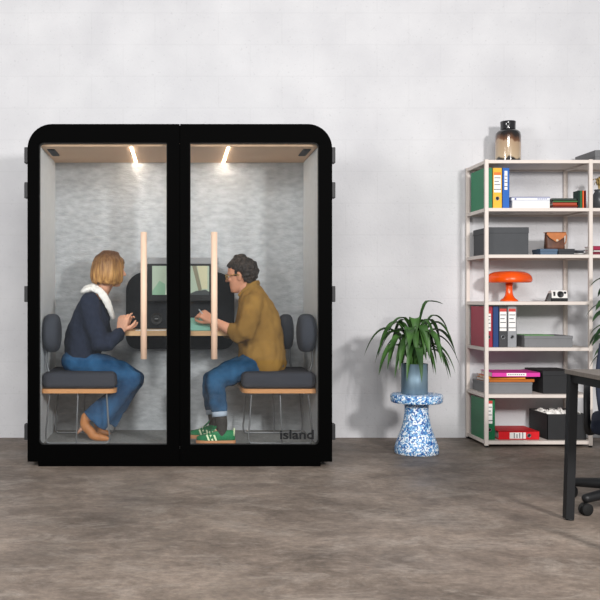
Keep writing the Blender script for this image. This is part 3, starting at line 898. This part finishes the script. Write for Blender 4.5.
pl = thing('potted_plant', 'leafy green potted plant in a grey blue pot on the speckled stool', 'plant', (SX, SY, .42))
PR, PH = .092, .215
px0 = at(414.5, 390, .5).x
MB().lathe([(.001, .4202), (PR - .003, .4202), (PR, .424), (PR, .42 + PH), (PR - .006, .42 + PH), (PR - .008, .42 + PH - .03), (.001, .42 + PH - .03)], (px0, SY, 0), 48).build('pot', ZINC, pl)
MB().lathe([(.001, .42 + PH - .031), (PR - .009, .42 + PH - .031), (PR - .012, .42 + PH - .022), (.001, .42 + PH - .015)], (px0, SY, 0), 32).build('soil', SOIL, pl)
lv = MB(); rg = random.Random(11)
def leaf(mb, p0, az, reach, rise, droop, wid, mi=0, n=14, fold=.35, wavy=.0):
    """an arching strap leaf with a folded midrib"""
    d = Vector((math.cos(az), math.sin(az), 0)); sd = Vector((-math.sin(az), math.cos(az), 0))
    c = []
    for k in range(n + 1):
        t = k / n
        z = rise * (1 - ((t - .46) / .46) ** 2) if t < .46 else rise - droop * ((t - .46) / .54) ** 1.9
        c.append(Vector(p0) + d * (reach * (.75 * t + .25 * math.sin(t * PI / 2))) + Vector((0, 0, z)))
    vs = []; fs = []
    for k in range(n + 1):
        t = k / n
        wv = wid * (math.sin(PI * min(1, .06 + .94 * t ** .8)) ** .8) * (.35 + .65 * min(1, t * 3)) + .0008
        tg = (c[min(n, k + 1)] - c[max(0, k - 1)]).normalized()
        up = sd.cross(tg) * -1
        if up.z < 0 and t < .5: up = -up
        off = up * wv * fold
        vs += [c[k] - sd * wv + off, c[k] - sd * wv * .5 + off * .35, c[k], c[k] + sd * wv * .5 + off * .35, c[k] + sd * wv + off]
    for k in range(n):
        for q in range(4):
            a = k * 5 + q; fs.append((a, a + 1, a + 6, a + 5))
    mb.add(vs, fs, mi, True)
base = Vector((px0, SY, .42 + PH - .02))
leaves = [(0.1, .30, .33, .28, .024), (-.35, .27, .40, .42, .024), (.5, .22, .42, .30, .02), (PI - .1, .33, .34, .32, .024), (PI + .3, .30, .40, .40, .025), (PI - .5, .24, .40, .30, .02),
          (PI + .7, .24, .28, .38, .024), (-.8, .22, .30, .36, .026), (-1.2, .17, .34, .34, .026), (-1.6, .15, .38, .36, .026), (-2.0, .18, .36, .40, .026), (-2.4, .23, .26, .36, .024),
          (.15, .22, .46, .22, .018), (PI + .1, .22, .44, .20, .02), (-.5, .30, .20, .33, .023), (PI + .45, .28, .20, .34, .023), (.3, .19, .30, .33, .022), (2.3, .2, .42, .3, .02), (1.2, .16, .42, .25, .02),
          (-1.0, .14, .22, .20, .022), (-2.2, .14, .20, .20, .022), (-1.45, .10, .26, .22, .024), (-.2, .33, .28, .36, .022), (PI - .2, .26, .26, .35, .022), (-.65, .17, .42, .3, .022), (-1.8, .11, .44, .24, .024)]
for az, re_, ri, dr, wd in leaves:
    p = base + Vector((rg.uniform(-.03, .03), rg.uniform(-.02, .02), 0))
    leaf(lv, p, az + rg.uniform(-.1, .1), re_ * rg.uniform(.98, 1.15), ri * .78, dr * .60, wd * 1.45)
for k in range(22):
    leaf(lv, base + Vector((rg.uniform(-.03, .03), rg.uniform(-.03, .03), 0)), k * 2.4 + rg.uniform(-.2, .2), rg.uniform(.13, .30), rg.uniform(.10, .27), rg.uniform(.12, .27), rg.uniform(.026, .036))
# the tall leaf leaning right and the wispy tips
leaf(lv, base + Vector((-.01, 0, 0)), .18, .23, .46, .02, .026)
lv.build('leaves', LEAF, pl)
stm = MB()
for k in range(7):
    a = k * .9
    stm.tube([base + Vector((.02 * math.cos(a), .02 * math.sin(a), -.01)), base + Vector((.03 * math.cos(a), .03 * math.sin(a), .12))], [.008, .005], 8)
stm.build('stems', STEMG, pl)

# ------------------------------------------------------------------ shelving
SFY, FFY, SBY = .787, .742, 1.197
SX0, SX1, SX2 = 2.252, 3.046, 3.84
LV = [2.117, 1.763, 1.420, 1.074, .735, .389, .047]
sh = thing('shelving_unit', 'tall open cream metal shelving against the white block wall', 'shelf', (2.68, 1.0, 0))
PW = .027
for x in (SX0, SX1 - PW, SX2):
    for y0 in (FFY, SBY - PW):
        pz = MB().box(x, x + PW, y0, y0 + PW, .012, LV[0] + .004, bev=.003)
        po = pz.build('post', CREAM, sh)
        MB().box(x + .004, x + PW - .004, y0 + .004, y0 + PW - .004, 0, .012).build('foot', PLAST, po)
for i, z in enumerate(LV):
    bays = [(SX0 + PW, SX1 - PW)] + ([(SX1, SX2)] if i < 3 else [])
    for x0, x1 in bays:
        q = MB().box(x0, x1, FFY + .003, FFY + .02, z - .025, z, bev=.002)
        q.box(x0, x1, SBY - .02, SBY - .003, z - .025, z, bev=.002)
        q.box(x0 - .0045, x1 + .0045, FFY + .02, SBY - .02, z - .012, z)
        q.build('shelf', CREAM, sh)
    for x in (SX0, SX1 - PW, SX2):
        if x == SX2 and i > 2: continue
        MB().box(x + .005, x + PW - .005, FFY + PW, SBY - PW, z - .025, z).build('side_rail', CREAM, sh)

GRP = 'ring binders on the shelving'
def binder(label, x0, x1, z, color, lab=None, y=SFY + .012, h=.302, dpt=.30, rot=None, loc=None, yaw=0, head='#c8433a', ring=True):
    wd = x1 - x0
    loc = loc or ((x0 + x1) / 2, y + dpt / 2, z + .0006)
    t = thing('ring_binder', label, 'binder', loc, rot or (0, 0, yaw), group=GRP)
    col_ = flat('cover' + color, color, .5)
    hw, hd = wd / 2, dpt / 2
    c_ = MB()
    c_.box(-hw, hw, -hd, -hd + .003, 0, h, bev=.001)
    c_.box(-hw, -hw + .003, -hd, hd, 0, h, bev=.001); c_.box(hw - .003, hw, -hd, hd, 0, h, bev=.001)
    c_.build('cover', col_, t, local=True)
    MB().box(-hw + .006, hw - .006, -hd + .03, hd - .02, .006, h - .012).build('page_block', PAPER, t, local=True)
    if lab:
        lw, l0, l1 = lab
        q = MB().box(-lw / 2, lw / 2, -hd - .0012, -hd - .0002, l0, l1)
        q.box(-lw / 2, lw / 2, -hd - .0016, -hd - .0012, l1 - .022, l1, 1)
        for k, zz in enumerate((.38, .55, .72)):
            q.box(-lw * .42, lw * (.42 - .2 * (k % 2)), -hd - .0016, -hd - .0012, l0 + (l1 - l0) * zz - .003, l0 + (l1 - l0) * zz + .003, 2)
        q.box(-lw / 2, lw / 2, -hd - .0016, -hd - .0012, l0 + .02, l0 + .026, 2)
        q.build('spine_label', [PAPER, flat('head' + head, head), INK], t, local=True)
    if ring:
        q = MB()
        q.lathe([(.015, 0), (.015, .002), (.0105, .002), (.0105, .0005)], (0, -hd, .075), 24, M=Matrix.Rotation(PI / 2, 3, 'X'))
        q.build('finger_ring', STEEL, t, local=True)
        MB().lathe([(.0104, 0), (.0104, .0007), (.001, .0007)], (0, -hd, .075), 20, M=Matrix.Rotation(PI / 2, 3, 'X')).build('finger_hole', PLAST, t, local=True)
    return t

XI = 2.264
binder('green binder standing at the left end of the upper shelf, next to the yellow one', XI, 2.326, LV[1], '#0f7a50', None, ring=False)
binder('yellow binder with white and orange spine label on the upper shelf', 2.3285, 2.397, LV[1], '#e8b02c', (.052, .12, .27), head='#e2762c')
binder('bright blue binder leaning out between yellow binder and white boxes, upper shelf', 2.400, 2.452, LV[1], '#0c5cb0', (.022, .14, .28), ring=False, head='#dfe6ee')
binder('dark red binder at the left end of the middle shelf', XI, 2.328, LV[4], '#9c1e38', (.036, .12, .27))
binder('slim navy blue binder standing between the dark red and black binders', 2.330, 2.372, LV[4], '#14386e', None, ring=False)
binder('black binder with white spine label between navy and light grey binders', 2.374, 2.436, LV[4], '#3a3b3d', (.05, .12, .285))
binder('light grey binder with white spine label, rightmost of the middle shelf binders', 2.438, 2.506, LV[4], '#8f9194', (.052, .12, .285))
binder('dark green binder standing on the bottom shelf at the left', XI, 2.345, LV[6], '#0c6b41', (.042, .12, .29))
binder('bright red binder lying flat on the bottom shelf', 0, .062, LV[6], '#d3151f', (.046, .10, .22), rot=(0, R(-90), 0), loc=(2.675, SFY + .165, LV[6] + .0316), head='#f0eeea')

def lidbox(name, label, x0, x1, z, h, color, y=SFY + .012, dpt=.33, lid=.04, handle=False, cat='box', matl=None, grp='storage boxes on the shelving'):
    t = thing(name, label, cat, ((x0 + x1) / 2, y + dpt / 2, z), group=grp)
    z += .0006
    MB().box(x0 + .003, x1 - .003, y + .003, y + dpt - .003, z, z + h - .006, bev=.002).build('body', matl, t)
    MB().box(x0, x1, y, y + dpt, z + h - lid, z + h, bev=.003).build('lid', matl, t)
    return t
lidbox('storage_box', 'charcoal lidded box under the green and yellow binders', 2.290, 2.598, LV[2], .205, None, matl=ASPH, lid=.045)
lidbox('storage_box', 'flat grey box on the very top shelf at the right edge', 3.088, 3.42, LV[0] + .004, .077, None, matl=GREYB2, lid=.05, dpt=.34)
lidbox('storage_box', 'flat grey box beside the light grey binder with green sheet on top', 2.563, 2.925, LV[4], .084, None, matl=GREYB, lid=.022, dpt=.3)
tag(MB().box(2.58, 2.80, SFY + .05, SFY + .27, LV[4] + .085, LV[4] + .0875).build('paper_sheet', flat('leaf_paper', '#6fae66')), 'light green sheet lying on the flat grey box', 'paper')
lidbox('storage_box', 'low grey box under the orange and pink folders', 2.282, 2.628, LV[5], .083, None, matl=GREYB, lid=.018, dpt=.32, y=SFY + .018)
lidbox('storage_box', 'black lidded box to the right of the pink folder', 2.70, 2.952, LV[5], .168, None, matl=ASPH2, lid=.035, dpt=.355)
zf = LV[5] + .0842
def folder(label, cx, y, wd, dp, z, h, color, yaw, lab=False):
    t = thing('folder', label, 'folder', (cx, y + dp / 2, z), (0, 0, yaw), group='folders stacked on the low grey box')
    cm = flat('cover' + color, color, .5)
    q = MB().box(-wd / 2, wd / 2, -dp / 2, dp / 2, 0, .002); q.box(-wd / 2, wd / 2, -dp / 2, dp / 2, h - .002, h); q.box(-wd / 2, wd / 2, -dp / 2, -dp / 2 + .002, 0, h)
    q.build('cover', cm, t, local=True)
    MB().box(-wd / 2 + .006, wd / 2 - .006, -dp / 2 + .003, dp / 2 - .006, .0022, h - .0022).build('page_block', PAPER, t, local=True)
    if lab:
        MB().box(-.07, .075, -dp / 2 - .001, -dp / 2, h * .2, h * .85).build('spine_label', PAPER, t, local=True)
        q = MB()
        for k in range(8): q.box(-.06 + k * .016, -.05 + k * .016, -dp / 2 - .0014, -dp / 2 - .001, h * .42, h * .6)
        q.build('label_print', INK, t, local=True)
folder('dull orange folder lying directly on the low grey box', 2.475, SFY + .037, .34, .27, zf, .022, '#b5651f', R(2))
folder('yellow orange folder lying just under the pink folder', 2.445, SFY + .04, .29, .26, zf + .0225, .018, '#d98a24', R(-6))
folder('pink folder with white edge label on top of the folder stack', 2.50, SFY + .008, .355, .27, zf + .041, .034, '#d83aa0', 0, True)

# open black box with papers
t = thing('open_box', 'open black box holding crumpled white papers on the bottom shelf', 'box', (2.89, 1.0, LV[6]))
bx0, bx1, by0, by1, bz, bh = 2.735, 3.022, SFY + .014, SFY + .36, LV[6] + .0006, .19
q = MB()
q.box(bx0, bx1, by0, by1, bz, bz + .004)
for a in ((bx0, bx0 + .004, by0, by1), (bx1 - .004, bx1, by0, by1), (bx0, bx1, by0, by0 + .004), (bx0, bx1, by1 - .004, by1)):
    q.box(*a, bz, bz + bh)
q.build('body', ASPH2, t)
rg = random.Random(3)
for k in range(4):
    n = 15; cx = bx0 + .077 + (k % 2) * .132; cy = by0 + .092 + (k // 2) * .162
    vs = []; fs = []
    for i in range(n):
        for jx in range(n):
            u = (i / (n - 1) - .5) * .126; v = (jx / (n - 1) - .5) * .156
            hgt = .05 * abs(noise.noise(Vector((u * 16 + k * 5, v * 16, k)))) + .03 * abs(noise.noise(Vector((u * 40 + k, v * 40, 2))))
            vs.append((cx + u, cy + v, bz + bh - .02 + hgt))
    fs = [(i * n + jx, i * n + jx + 1, (i + 1) * n + jx + 1, (i + 1) * n + jx) for i in range(n - 1) for jx in range(n - 1)]
    p = MB().add(vs, fs)
    base_i = len(p.v); p.add([v + Vector((0, 0, -.0015)) for v in p.v[:n * n]], [f[::-1] for f in fs])
    po = p.build('crumpled_paper', PAPER, None, fixn=False)
    tag(po, 'crumpled white paper lying in the open black box', 'paper', 'crumpled papers in the open black box')
MB_fill = MB().box(bx0 + .006, bx1 - .006, by0 + .006, by1 - .006, bz + .005, bz + bh - .03)
tag(MB_fill.build('paper_pile', PAPER), 'thick pile of white papers filling the open black box under crumpled sheets', 'paper')

# upper shelf: white boxes, stacked books, standing books
z1 = LV[1] + .0006
t = thing('document_box', 'white flat box with grey base, lower one of the two on the upper shelf', 'box', (2.61, 1.0, z1), group='white boxes on the upper shelf')
MB().box(2.475, 2.752, SFY + .012, SFY + .25, z1, z1 + .056, bev=.002).build('body', PAPER, t)
MB().box(2.474, 2.753, SFY + .011, SFY + .251, z1 + .040, z1 + .058, bev=.002).build('lid', flat('offwhite', '#dfe1e4'), t)
t = thing('document_box', 'white box file with dark blue top edge lying on another white box', 'box', (2.61, 1.0, z1 + .0585), group='white boxes on the upper shelf')
MB().box(2.468, 2.752, SFY + .010, SFY + .25, z1 + .0586, z1 + .082, bev=.002).build('body', flat('coolwhite', '#dcdfe6'), t)
MB().box(2.468, 2.752, SFY + .010, SFY + .25, z1 + .0821, z1 + .0865).build('lid', flat('deep_blue', '#39458c'), t)
q = MB()
q.box(2.49, 2.502, SFY + .0092, SFY + .010, z1 + .065, z1 + .077)
for k in range(5): q.box(2.66 + k * .015, 2.671 + k * .015, SFY + .0092, SFY + .010, z1 + .069, z1 + .074)
q.build('edge_print', flat('deep_blue', '#39458c'), t)

def book(label, x0, x1, y0, y1, z0, z1_, color, axis='z', grp=None):
    t = thing('book', label, 'book', ((x0 + x1) / 2, (y0 + y1) / 2, z0), group=grp)
    cm = flat('cover' + color, color, .6)
    q = MB()
    e = .0022
    if axis == 'z':
        q.box(x0, x1, y0, y1, z0, z0 + e); q.box(x0, x1, y0, y1, z1_ - e, z1_); q.box(x0, x1, y0, y0 + e, z0, z1_)
        q.build('cover', cm, t)
        MB().box(x0 + .004, x1 - .004, y0 + e, y1 - .005, z0 + e, z1_ - e).build('page_block', PAPER, t)
    else:
        q.box(x0, x0 + e, y0, y1, z0, z1_); q.box(x1 - e, x1, y0, y1, z0, z1_); q.box(x0, x1, y0, y0 + e, z0, z1_)
        q.build('cover', cm, t)
        MB().box(x0 + e, x1 - e, y0 + e, y1 - .005, z0 + .004, z1_ - .004).build('page_block', PAPER, t)
    return t
G1 = 'books lying in a stack on the upper shelf'
zz = z1
for i, (c_, h_, dx, lb) in enumerate((('#6b3338', .018, 0, 'plum brown book at the bottom of the small stack, upper shelf'), ('#e0562a', .007, .004, 'thin orange book second from the bottom of the small stack'),
                                  ('#a8442c', .022, -.002, 'brick red book in the middle of the small stack'), ('#3c6b3a', .014, .003, 'green book second from the top of the small stack'),
                                  ('#33403a', .016, -.006, 'dark green grey book on top of the small stack'))):
    book(lb, 2.783 + dx, 2.963 + dx, SFY + .03, SFY + .17, zz, zz + h_, c_, 'z', G1); zz += h_ + .0004
G2 = 'slim books standing on the upper shelf'
xx = 2.974
for c_, w_, h_, lb in (('#1f3d36', .012, .137, 'dark green slim book, leftmost of the standing row'), ('#2f6b3c', .016, .137, 'mid green slim book standing next to the dark green one'),
                   ('#e0602c', .015, .137, 'orange slim book standing in the short row'), ('#7a2436', .013, .137, 'wine red slim book standing next to the post')):
    book(lb, xx, xx + w_, SFY + .037, SFY + .125, z1, z1 + h_, c_, 'x', G2); xx += w_ + .0008

# right bay, top: ornament
t = thing('vase', 'small dark vase with dried golden leaves beside the right post', 'vase', (3.20, .90, z1))
MB().lathe([(.001, 0), (.035, 0), (.05, .03), (.055, .07), (.045, .11), (.03, .135), (.036, .15), (.03, .15), (.024, .135), (.001, .13)], (3.155, .88, z1), 32).build('body', flat('slate_glaze', '#45474a', .3), t)
lf = MB(); rg = random.Random(9)
for k in range(12):
    leaf(lf, (3.155, .88, z1 + .13), rg.uniform(0, 6.28), rg.uniform(.02, .06), rg.uniform(.07, .12), .03, .014, n=7)
lf.build('dried_leaves', flat('dry_gold', '#a9905c', .6), t)

# second shelf: pouch on flat boxes
z2 = LV[2] + .0006
lidbox('flat_case', 'slate blue flat case under the brown pouch', 2.688, 2.820, z2, .045, None, matl=flat('slate_blue', '#4c6178'), lid=.02, dpt=.16, y=SFY + .03, cat='case', grp=None)
lidbox('flat_case', 'black flat case right of the slate blue case', 2.823, 2.947, z2, .045, None, matl=flat('near_black', '#313236'), lid=.02, dpt=.16, y=SFY + .03, cat='case', grp=None)
zp = z2 + .0462
t = thing('leather_pouch', 'brown leather pouch with tan flap standing on two flat cases', 'pouch', (2.79, .89, zp))
px_, pw = 2.822, .072
rings = []
for k in range(9):
    q = k / 8
    hd = .038 * (1 - .5 * q)
    zc = zp + .122 * q
    rings.append([Vector((px_ + a, .888 + c_, zc)) for a, c_ in rrect(-pw + .004 * q, pw - .004 * q, -hd, hd, hd * .6, 4)])
MB().loft(rings).build('body', mat('dark_brown_leather', '#4a3026', .5, hex2='#6d4634', vscale=18), t)
fl = MB()
fl.prism([(px_ - pw + .001, zp + .126), (px_ - pw - .001, zp + .11), (px_ - pw + .02, zp + .085), (px_ - .018, zp + .062), (px_, zp + .052), (px_ + .018, zp + .062), (px_ + pw - .02, zp + .085), (px_ + pw + .001, zp + .11), (px_ + pw - .001, zp + .126)], .846, .851)
fl.box(px_ - pw, px_ + pw, .846, .912, zp + .1225, zp + .127)
fl.build('flap', mat('tan_flap', '#b8703f', .5, var=.1), t)
MB().lathe([(.009, 0), (.009, .004), (.001, .005)], (px_ + .004, .8458, zp + .064), 16, M=Matrix.Rotation(PI / 2, 3, 'X')).build('clasp', flat('clasp_cream', '#d9c7ae', .4), t)
MB().tube(smoothpath([(px_ + pw - .004, .888, zp + .10), (px_ + pw + .016, .888, zp + .115), (px_ + pw + .016, .888, zp + .06), (px_ + pw, .888, zp + .03)], 5), .004, 8).build('strap', MATS['tan_flap'], t)
G3 = 'magazines lying at the right of the second shelf'
zz = z2
for c_, h_, dx, lb in (('#5b5b60', .012, 0, 'grey magazine at the bottom of the thin pile on the second shelf'), ('#d4d2d0', .012, .012, 'white magazine in the middle of the thin pile'),
                   ('#4d4e55', .012, .004, 'dark grey magazine second from the top of the thin pile'), ('#8f8f94', .009, .016, 'pale grey magazine topmost of the thin pile')):
    book(lb, 2.998 + dx, 3.09 + dx, 1.0, 1.14, zz, zz + h_, c_, 'z', G3); zz += h_ + .0004
G4 = 'red books stacked right of the post'
zz = z2
for c_, h_, dx, lb in (('#7a2436', .022, 0, 'wine red book, lowest of the stack right of the post'), ('#d8d2cc', .014, .006, 'cream book in the middle of the stack right of the post'), ('#9c2146', .03, .003, 'crimson book on top of the stack right of the post')):
    book(lb, 3.085 + dx, 3.27 + dx, SFY + .04, SFY + .19, zz, zz + h_, c_, 'z', G4); zz += h_ + .0004

# lamp
z3 = LV[3] + .0006
lx, ly = 2.506, SFY + .165
t = thing('table_lamp', 'glossy orange mushroom table lamp on the shelf', 'lamp', (lx, ly, z3))
def lob(a, j, r, z): return 1 + .05 * math.cos(4 * a + .6) * min(1, r / .1)
MB().lathe([(.001, 0), (.066, 0), (.067, .006), (.06, .014), (.043, .026), (.031, .045), (.026, .07), (.025, .11), (.027, .135), (.001, .137)], (lx, ly, z3), 40).build('base', ORANGE, t)
MB().lathe([(.030, .136), (.10, .140), (.135, .140), (.152, .143), (.160, .152), (.161, .168), (.154, .190), (.137, .210), (.105, .224), (.06, .229), (.001, .230)], (lx, ly, z3), 72, mod=lob).build('shade', ORANGE, t)
# camera
cx, cy = 2.838, SFY + .05
t = thing('instant_camera', 'small white and black instant camera to the right of the orange lamp', 'camera', (cx, cy, z3))
q = MB(); q.prism([(-.0, .03), (0.085, .03), (.075, .095), (.02, .1), (.004, .07)], cx - .067, cx + .075, plane='YZ')
q2 = MB(); q2.v = [Vector((v.x, v.y + cy, v.z + z3)) for v in q.v]; q2.f = q.f; q2.m = q.m; q2.sm = q.sm
q2.build('body', flat('camera_white', '#e4e2de', .4), t)
MB().box(cx - .069, cx + .077, cy - .006, cy + .09, z3, z3 + .0305, bev=.004).build('film_slot', PLAST, t)
MR = Matrix.Rotation(PI / 2, 3, 'X')
MB().lathe([(.029, -.012), (.029, .008), (.024, .010), (.018, .006), (.001, .006)], (cx + .012, cy + .006, z3 + .064), 28, M=MR).build('lens', PLAST, t)
MB().lathe([(.011, -.012), (.011, .003), (.001, .003)], (cx + .055, cy + .006, z3 + .078), 16, M=MR).build('viewfinder', PLAST, t)
MB().box(cx - .052, cx - .036, cy - .002, cy + .01, z3 + .05, z3 + .088).build('flash', PLAST, t)
MB().prism([(cx - .115, z3), (cx - .072, z3), (cx - .072, z3 + .075), (cx - .085, z3 + .075)], cy + .005, cy + .05).build('grip', flat('camera_grey', '#4d4c4c'), t)
t.scale = (.82, .82, .82)

# jar on top
jx, jy = at(507.3, 150, 1.0).x, .985
zt = LV[0] + .0006
t = thing('jar', 'large brown and cream glazed jar standing on top of the shelving', 'jar', (jx, jy, zt))
MB().lathe([(.001, 0), (.088, 0), (.092, .004), (.093, .03), (.094, .12), (.094, .215), (.09, .238), (.078, .254), (.06, .262), (.001, .262)], (jx, jy, zt), 56).build('body', JAR, t)
MB().lathe([(.001, .2621), (.056, .2621), (.0555, .272), (.056, .305), (.058, .322), (.056, .328), (.045, .328), (.042, .28), (.001, .28)], (jx, jy, zt), 48).build('neck', mat('smoke_glass', '#232224', .1, coat=.6), t)

# ------------------------------------------------------------------ desk and chair at the right edge
t = thing('desk', 'grey topped office desk with square black legs cut off by the right edge', 'desk', (2.75, -1.8, 0))
dz = .745
dx0, dx1, dy0, dy1 = 1.925, 3.5, -2.2, -1.385
MB().box(dx0, dx1, dy0, dy1, dz - .022, dz, bev=.002).build('desktop', DESKT, t)
q = MB().box(dx0 + .015, dx0 + .06, dy0 + .02, dy1 - .02, dz - .062, dz - .0225)
q.box(dx1 - .06, dx1 - .015, dy0 + .02, dy1 - .02, dz - .062, dz - .0225)
q.box(dx0 + .07, dx1 - .07, dy1 - .055, dy1 - .02, dz - .062, dz - .0225)
q.build('under_frame', DESKM, t)
for x in (dx0 + .0, dx1 - .06):
    for y in (dy0 + .0, dy1 - .06):
        lg = MB().box(x + .008, x + .050, y + .010, y + .052, .006, dz - .0225, bev=.002)
        sl = -.022 if x < 2.5 else .022
        for v in lg.v: v.x += sl * (1 - v.z / dz)
        lg.build('leg', DESKM, t)
        MB().lathe([(.001, 0), (.02, 0), (.02, .006), (.001, .006)], (x + .035 + sl, y + .029, 0), 16).build('foot', PLAST, t)
ang = R(-25)
ccx, ccy = 2.40, -1.19
ch = thing('office_chair', 'navy swivel office chair behind the desk, mostly out of frame', 'chair', (ccx, ccy, 0), (0, 0, ang))
L = lambda mb, name, mt, par=ch: mb.build(name, mt, par, local=True)
L(MB().lathe([(.001, .09), (.05, .09), (.05, .12), (.028, .13), (.028, .40), (.001, .40)], (0, 0, 0), 24), 'gas_column', PLAST)
stb = MB()
a0 = math.atan2(-.14, -.36) - ang
for k in range(5):
    a = a0 + k * 2 * PI / 5
    stb.tube([(0, 0, .115), (.18 * math.cos(a), .18 * math.sin(a), .105), (.36 * math.cos(a), .36 * math.sin(a), .085)], [.035, .03, .024], 10)
L(stb, 'star_base', PLAST)
for k in range(5):
    a = a0 + k * 2 * PI / 5
    c = Vector((.365 * math.cos(a), .365 * math.sin(a), 0))
    q = MB()
    Mw = Matrix.Rotation(.2 + k * .9 - ang, 3, 'Z') @ Matrix.Rotation(PI / 2, 3, 'X')
    q.lathe([(.001, -.022), (.028, -.022), (.031, -.018), (.031, -.006), (.02, -.004), (.02, .004), (.031, .006), (.031, .018), (.028, .022), (.001, .022)], c + Vector((0, 0, .031)), 24, M=Mw)
    q.tube([c + Vector((0, 0, .04)), c + Vector((0, 0, .09))], .008, 8)
    L(q, 'caster', RUBB)
L(MB().box(-.23, .23, -.23, .23, .40, .48, bev=.035, seg=3), 'seat', MESHN)
rings = []
for k in range(11):
    z = .44 + .41 * k / 10
    y = .25 + .03 * math.sin(PI * k / 10)
    hw = .19 + .02 * math.sin(PI * k / 10)
    rings.append([Vector((a, y + c_ + .03 * (a / .2) ** 2 * -1, z)) for a, c_ in rrect(-hw, hw, -.018, .018, .015, 3)])
L(MB().loft(rings), 'backrest', MESHN)
for sd in (-1, 1):
    L(MB().tube(smoothpath([(sd * .20, .02, .40), (sd * .245, -.08, .40), (sd * .25, -.11, .52), (sd * .25, -.05, .62), (sd * .25, .10, .63), (sd * .25, .18, .55), (sd * .245, .12, .42), (sd * .2, .02, .40)], 5), .016, 10), 'armrest', PLAST)

# plant behind the desk at the right edge
t = thing('potted_plant', 'dark broad leaved plant at the right edge behind the office chair', 'plant', (3.15, .50, 0))
MB().lathe([(.001, 0), (.13, 0), (.16, .33), (.15, .33), (.14, .29), (.001, .29)], (3.15, .50, 0), 36).build('pot', flat('pot_white', '#d6d2cc'), t)
MB().lathe([(.001, .285), (.139, .288), (.001, .298)], (3.15, .50, 0), 24).build('soil', SOIL, t)
q = MB().tube(smoothpath([(3.15, .50, .28), (3.16, .5, .6), (3.14, .5, .95), (3.16, .5, 1.25)], 5), .012, 8)
q.build('stem', flat('bark', '#5b4a36', .8), t)
lf = MB(); rg = random.Random(21)
for k in range(26):
    z = .62 + .024 * k
    a = k * 2.4 + .4
    leaf(lf, (3.15, .50, z), a, rg.uniform(.19, .25), rg.uniform(.05, .11), rg.uniform(.05, .12), .05, n=10, fold=.15)
for a, z, re_ in ((PI + .15, .95, .24), (PI - .3, .85, .22), (PI + .1, .78, .235), (PI + .3, 1.03, .24), (PI - .1, .7, .2)):
    leaf(lf, (3.15, .50, z), a, re_, .06, .08, .05, n=10, fold=.15)
lf.build('leaves', LEAFD, t)

# ------------------------------------------------------------------ light, camera
def area(name, loc, target, size, power, color=(1, 1, 1)):
    l = bpy.data.lights.new(name, 'AREA'); l.shape = 'RECTANGLE'; l.size, l.size_y = size; l.energy = power; l.color = color
    o = bpy.data.objects.new(name, l); COL.objects.link(o)
    o.location = loc
    o.rotation_euler = (Vector(target) - Vector(loc)).to_track_quat('-Z', 'Y').to_euler()
    return o
area('softbox', (-3.4, -4.9, 2.5), (.6, 1.0, 1.3), (1.4, 1.4), 165, (1, .985, .97))
area('softbox', (2.9, -5.2, 2.4), (1.4, 1.2, 1.2), (.45, .45), 235, (1, .97, .95))
area('softbox', (.0, -7.8, 4.4), (.3, .8, 1.0), (3.0, 1.5), 345, (1, .985, .97))
wd = bpy.data.worlds.new('World'); SC.world = wd; wd.use_nodes = True
wd.node_tree.nodes['Background'].inputs[0].default_value = (.93, .96, 1, 1)
wd.node_tree.nodes['Background'].inputs[1].default_value = .33

cam = bpy.data.cameras.new('Camera'); co = bpy.data.objects.new('Camera', cam); COL.objects.link(co)
co.location = (0, -CAM_D, CAM_H); co.rotation_euler = (R(90), 0, 0)
cam.sensor_width = 36; cam.lens = FPX / 600 * 36
cam.shift_x = (300 - VPX) / 600; cam.shift_y = -(300 - VPY) / 600
SC.camera = co
vs = SC.view_settings
vs.view_transform = 'Standard'; vs.look = 'None'; vs.exposure = -.06; vs.gamma = 1; vs.use_curve_mapping = False
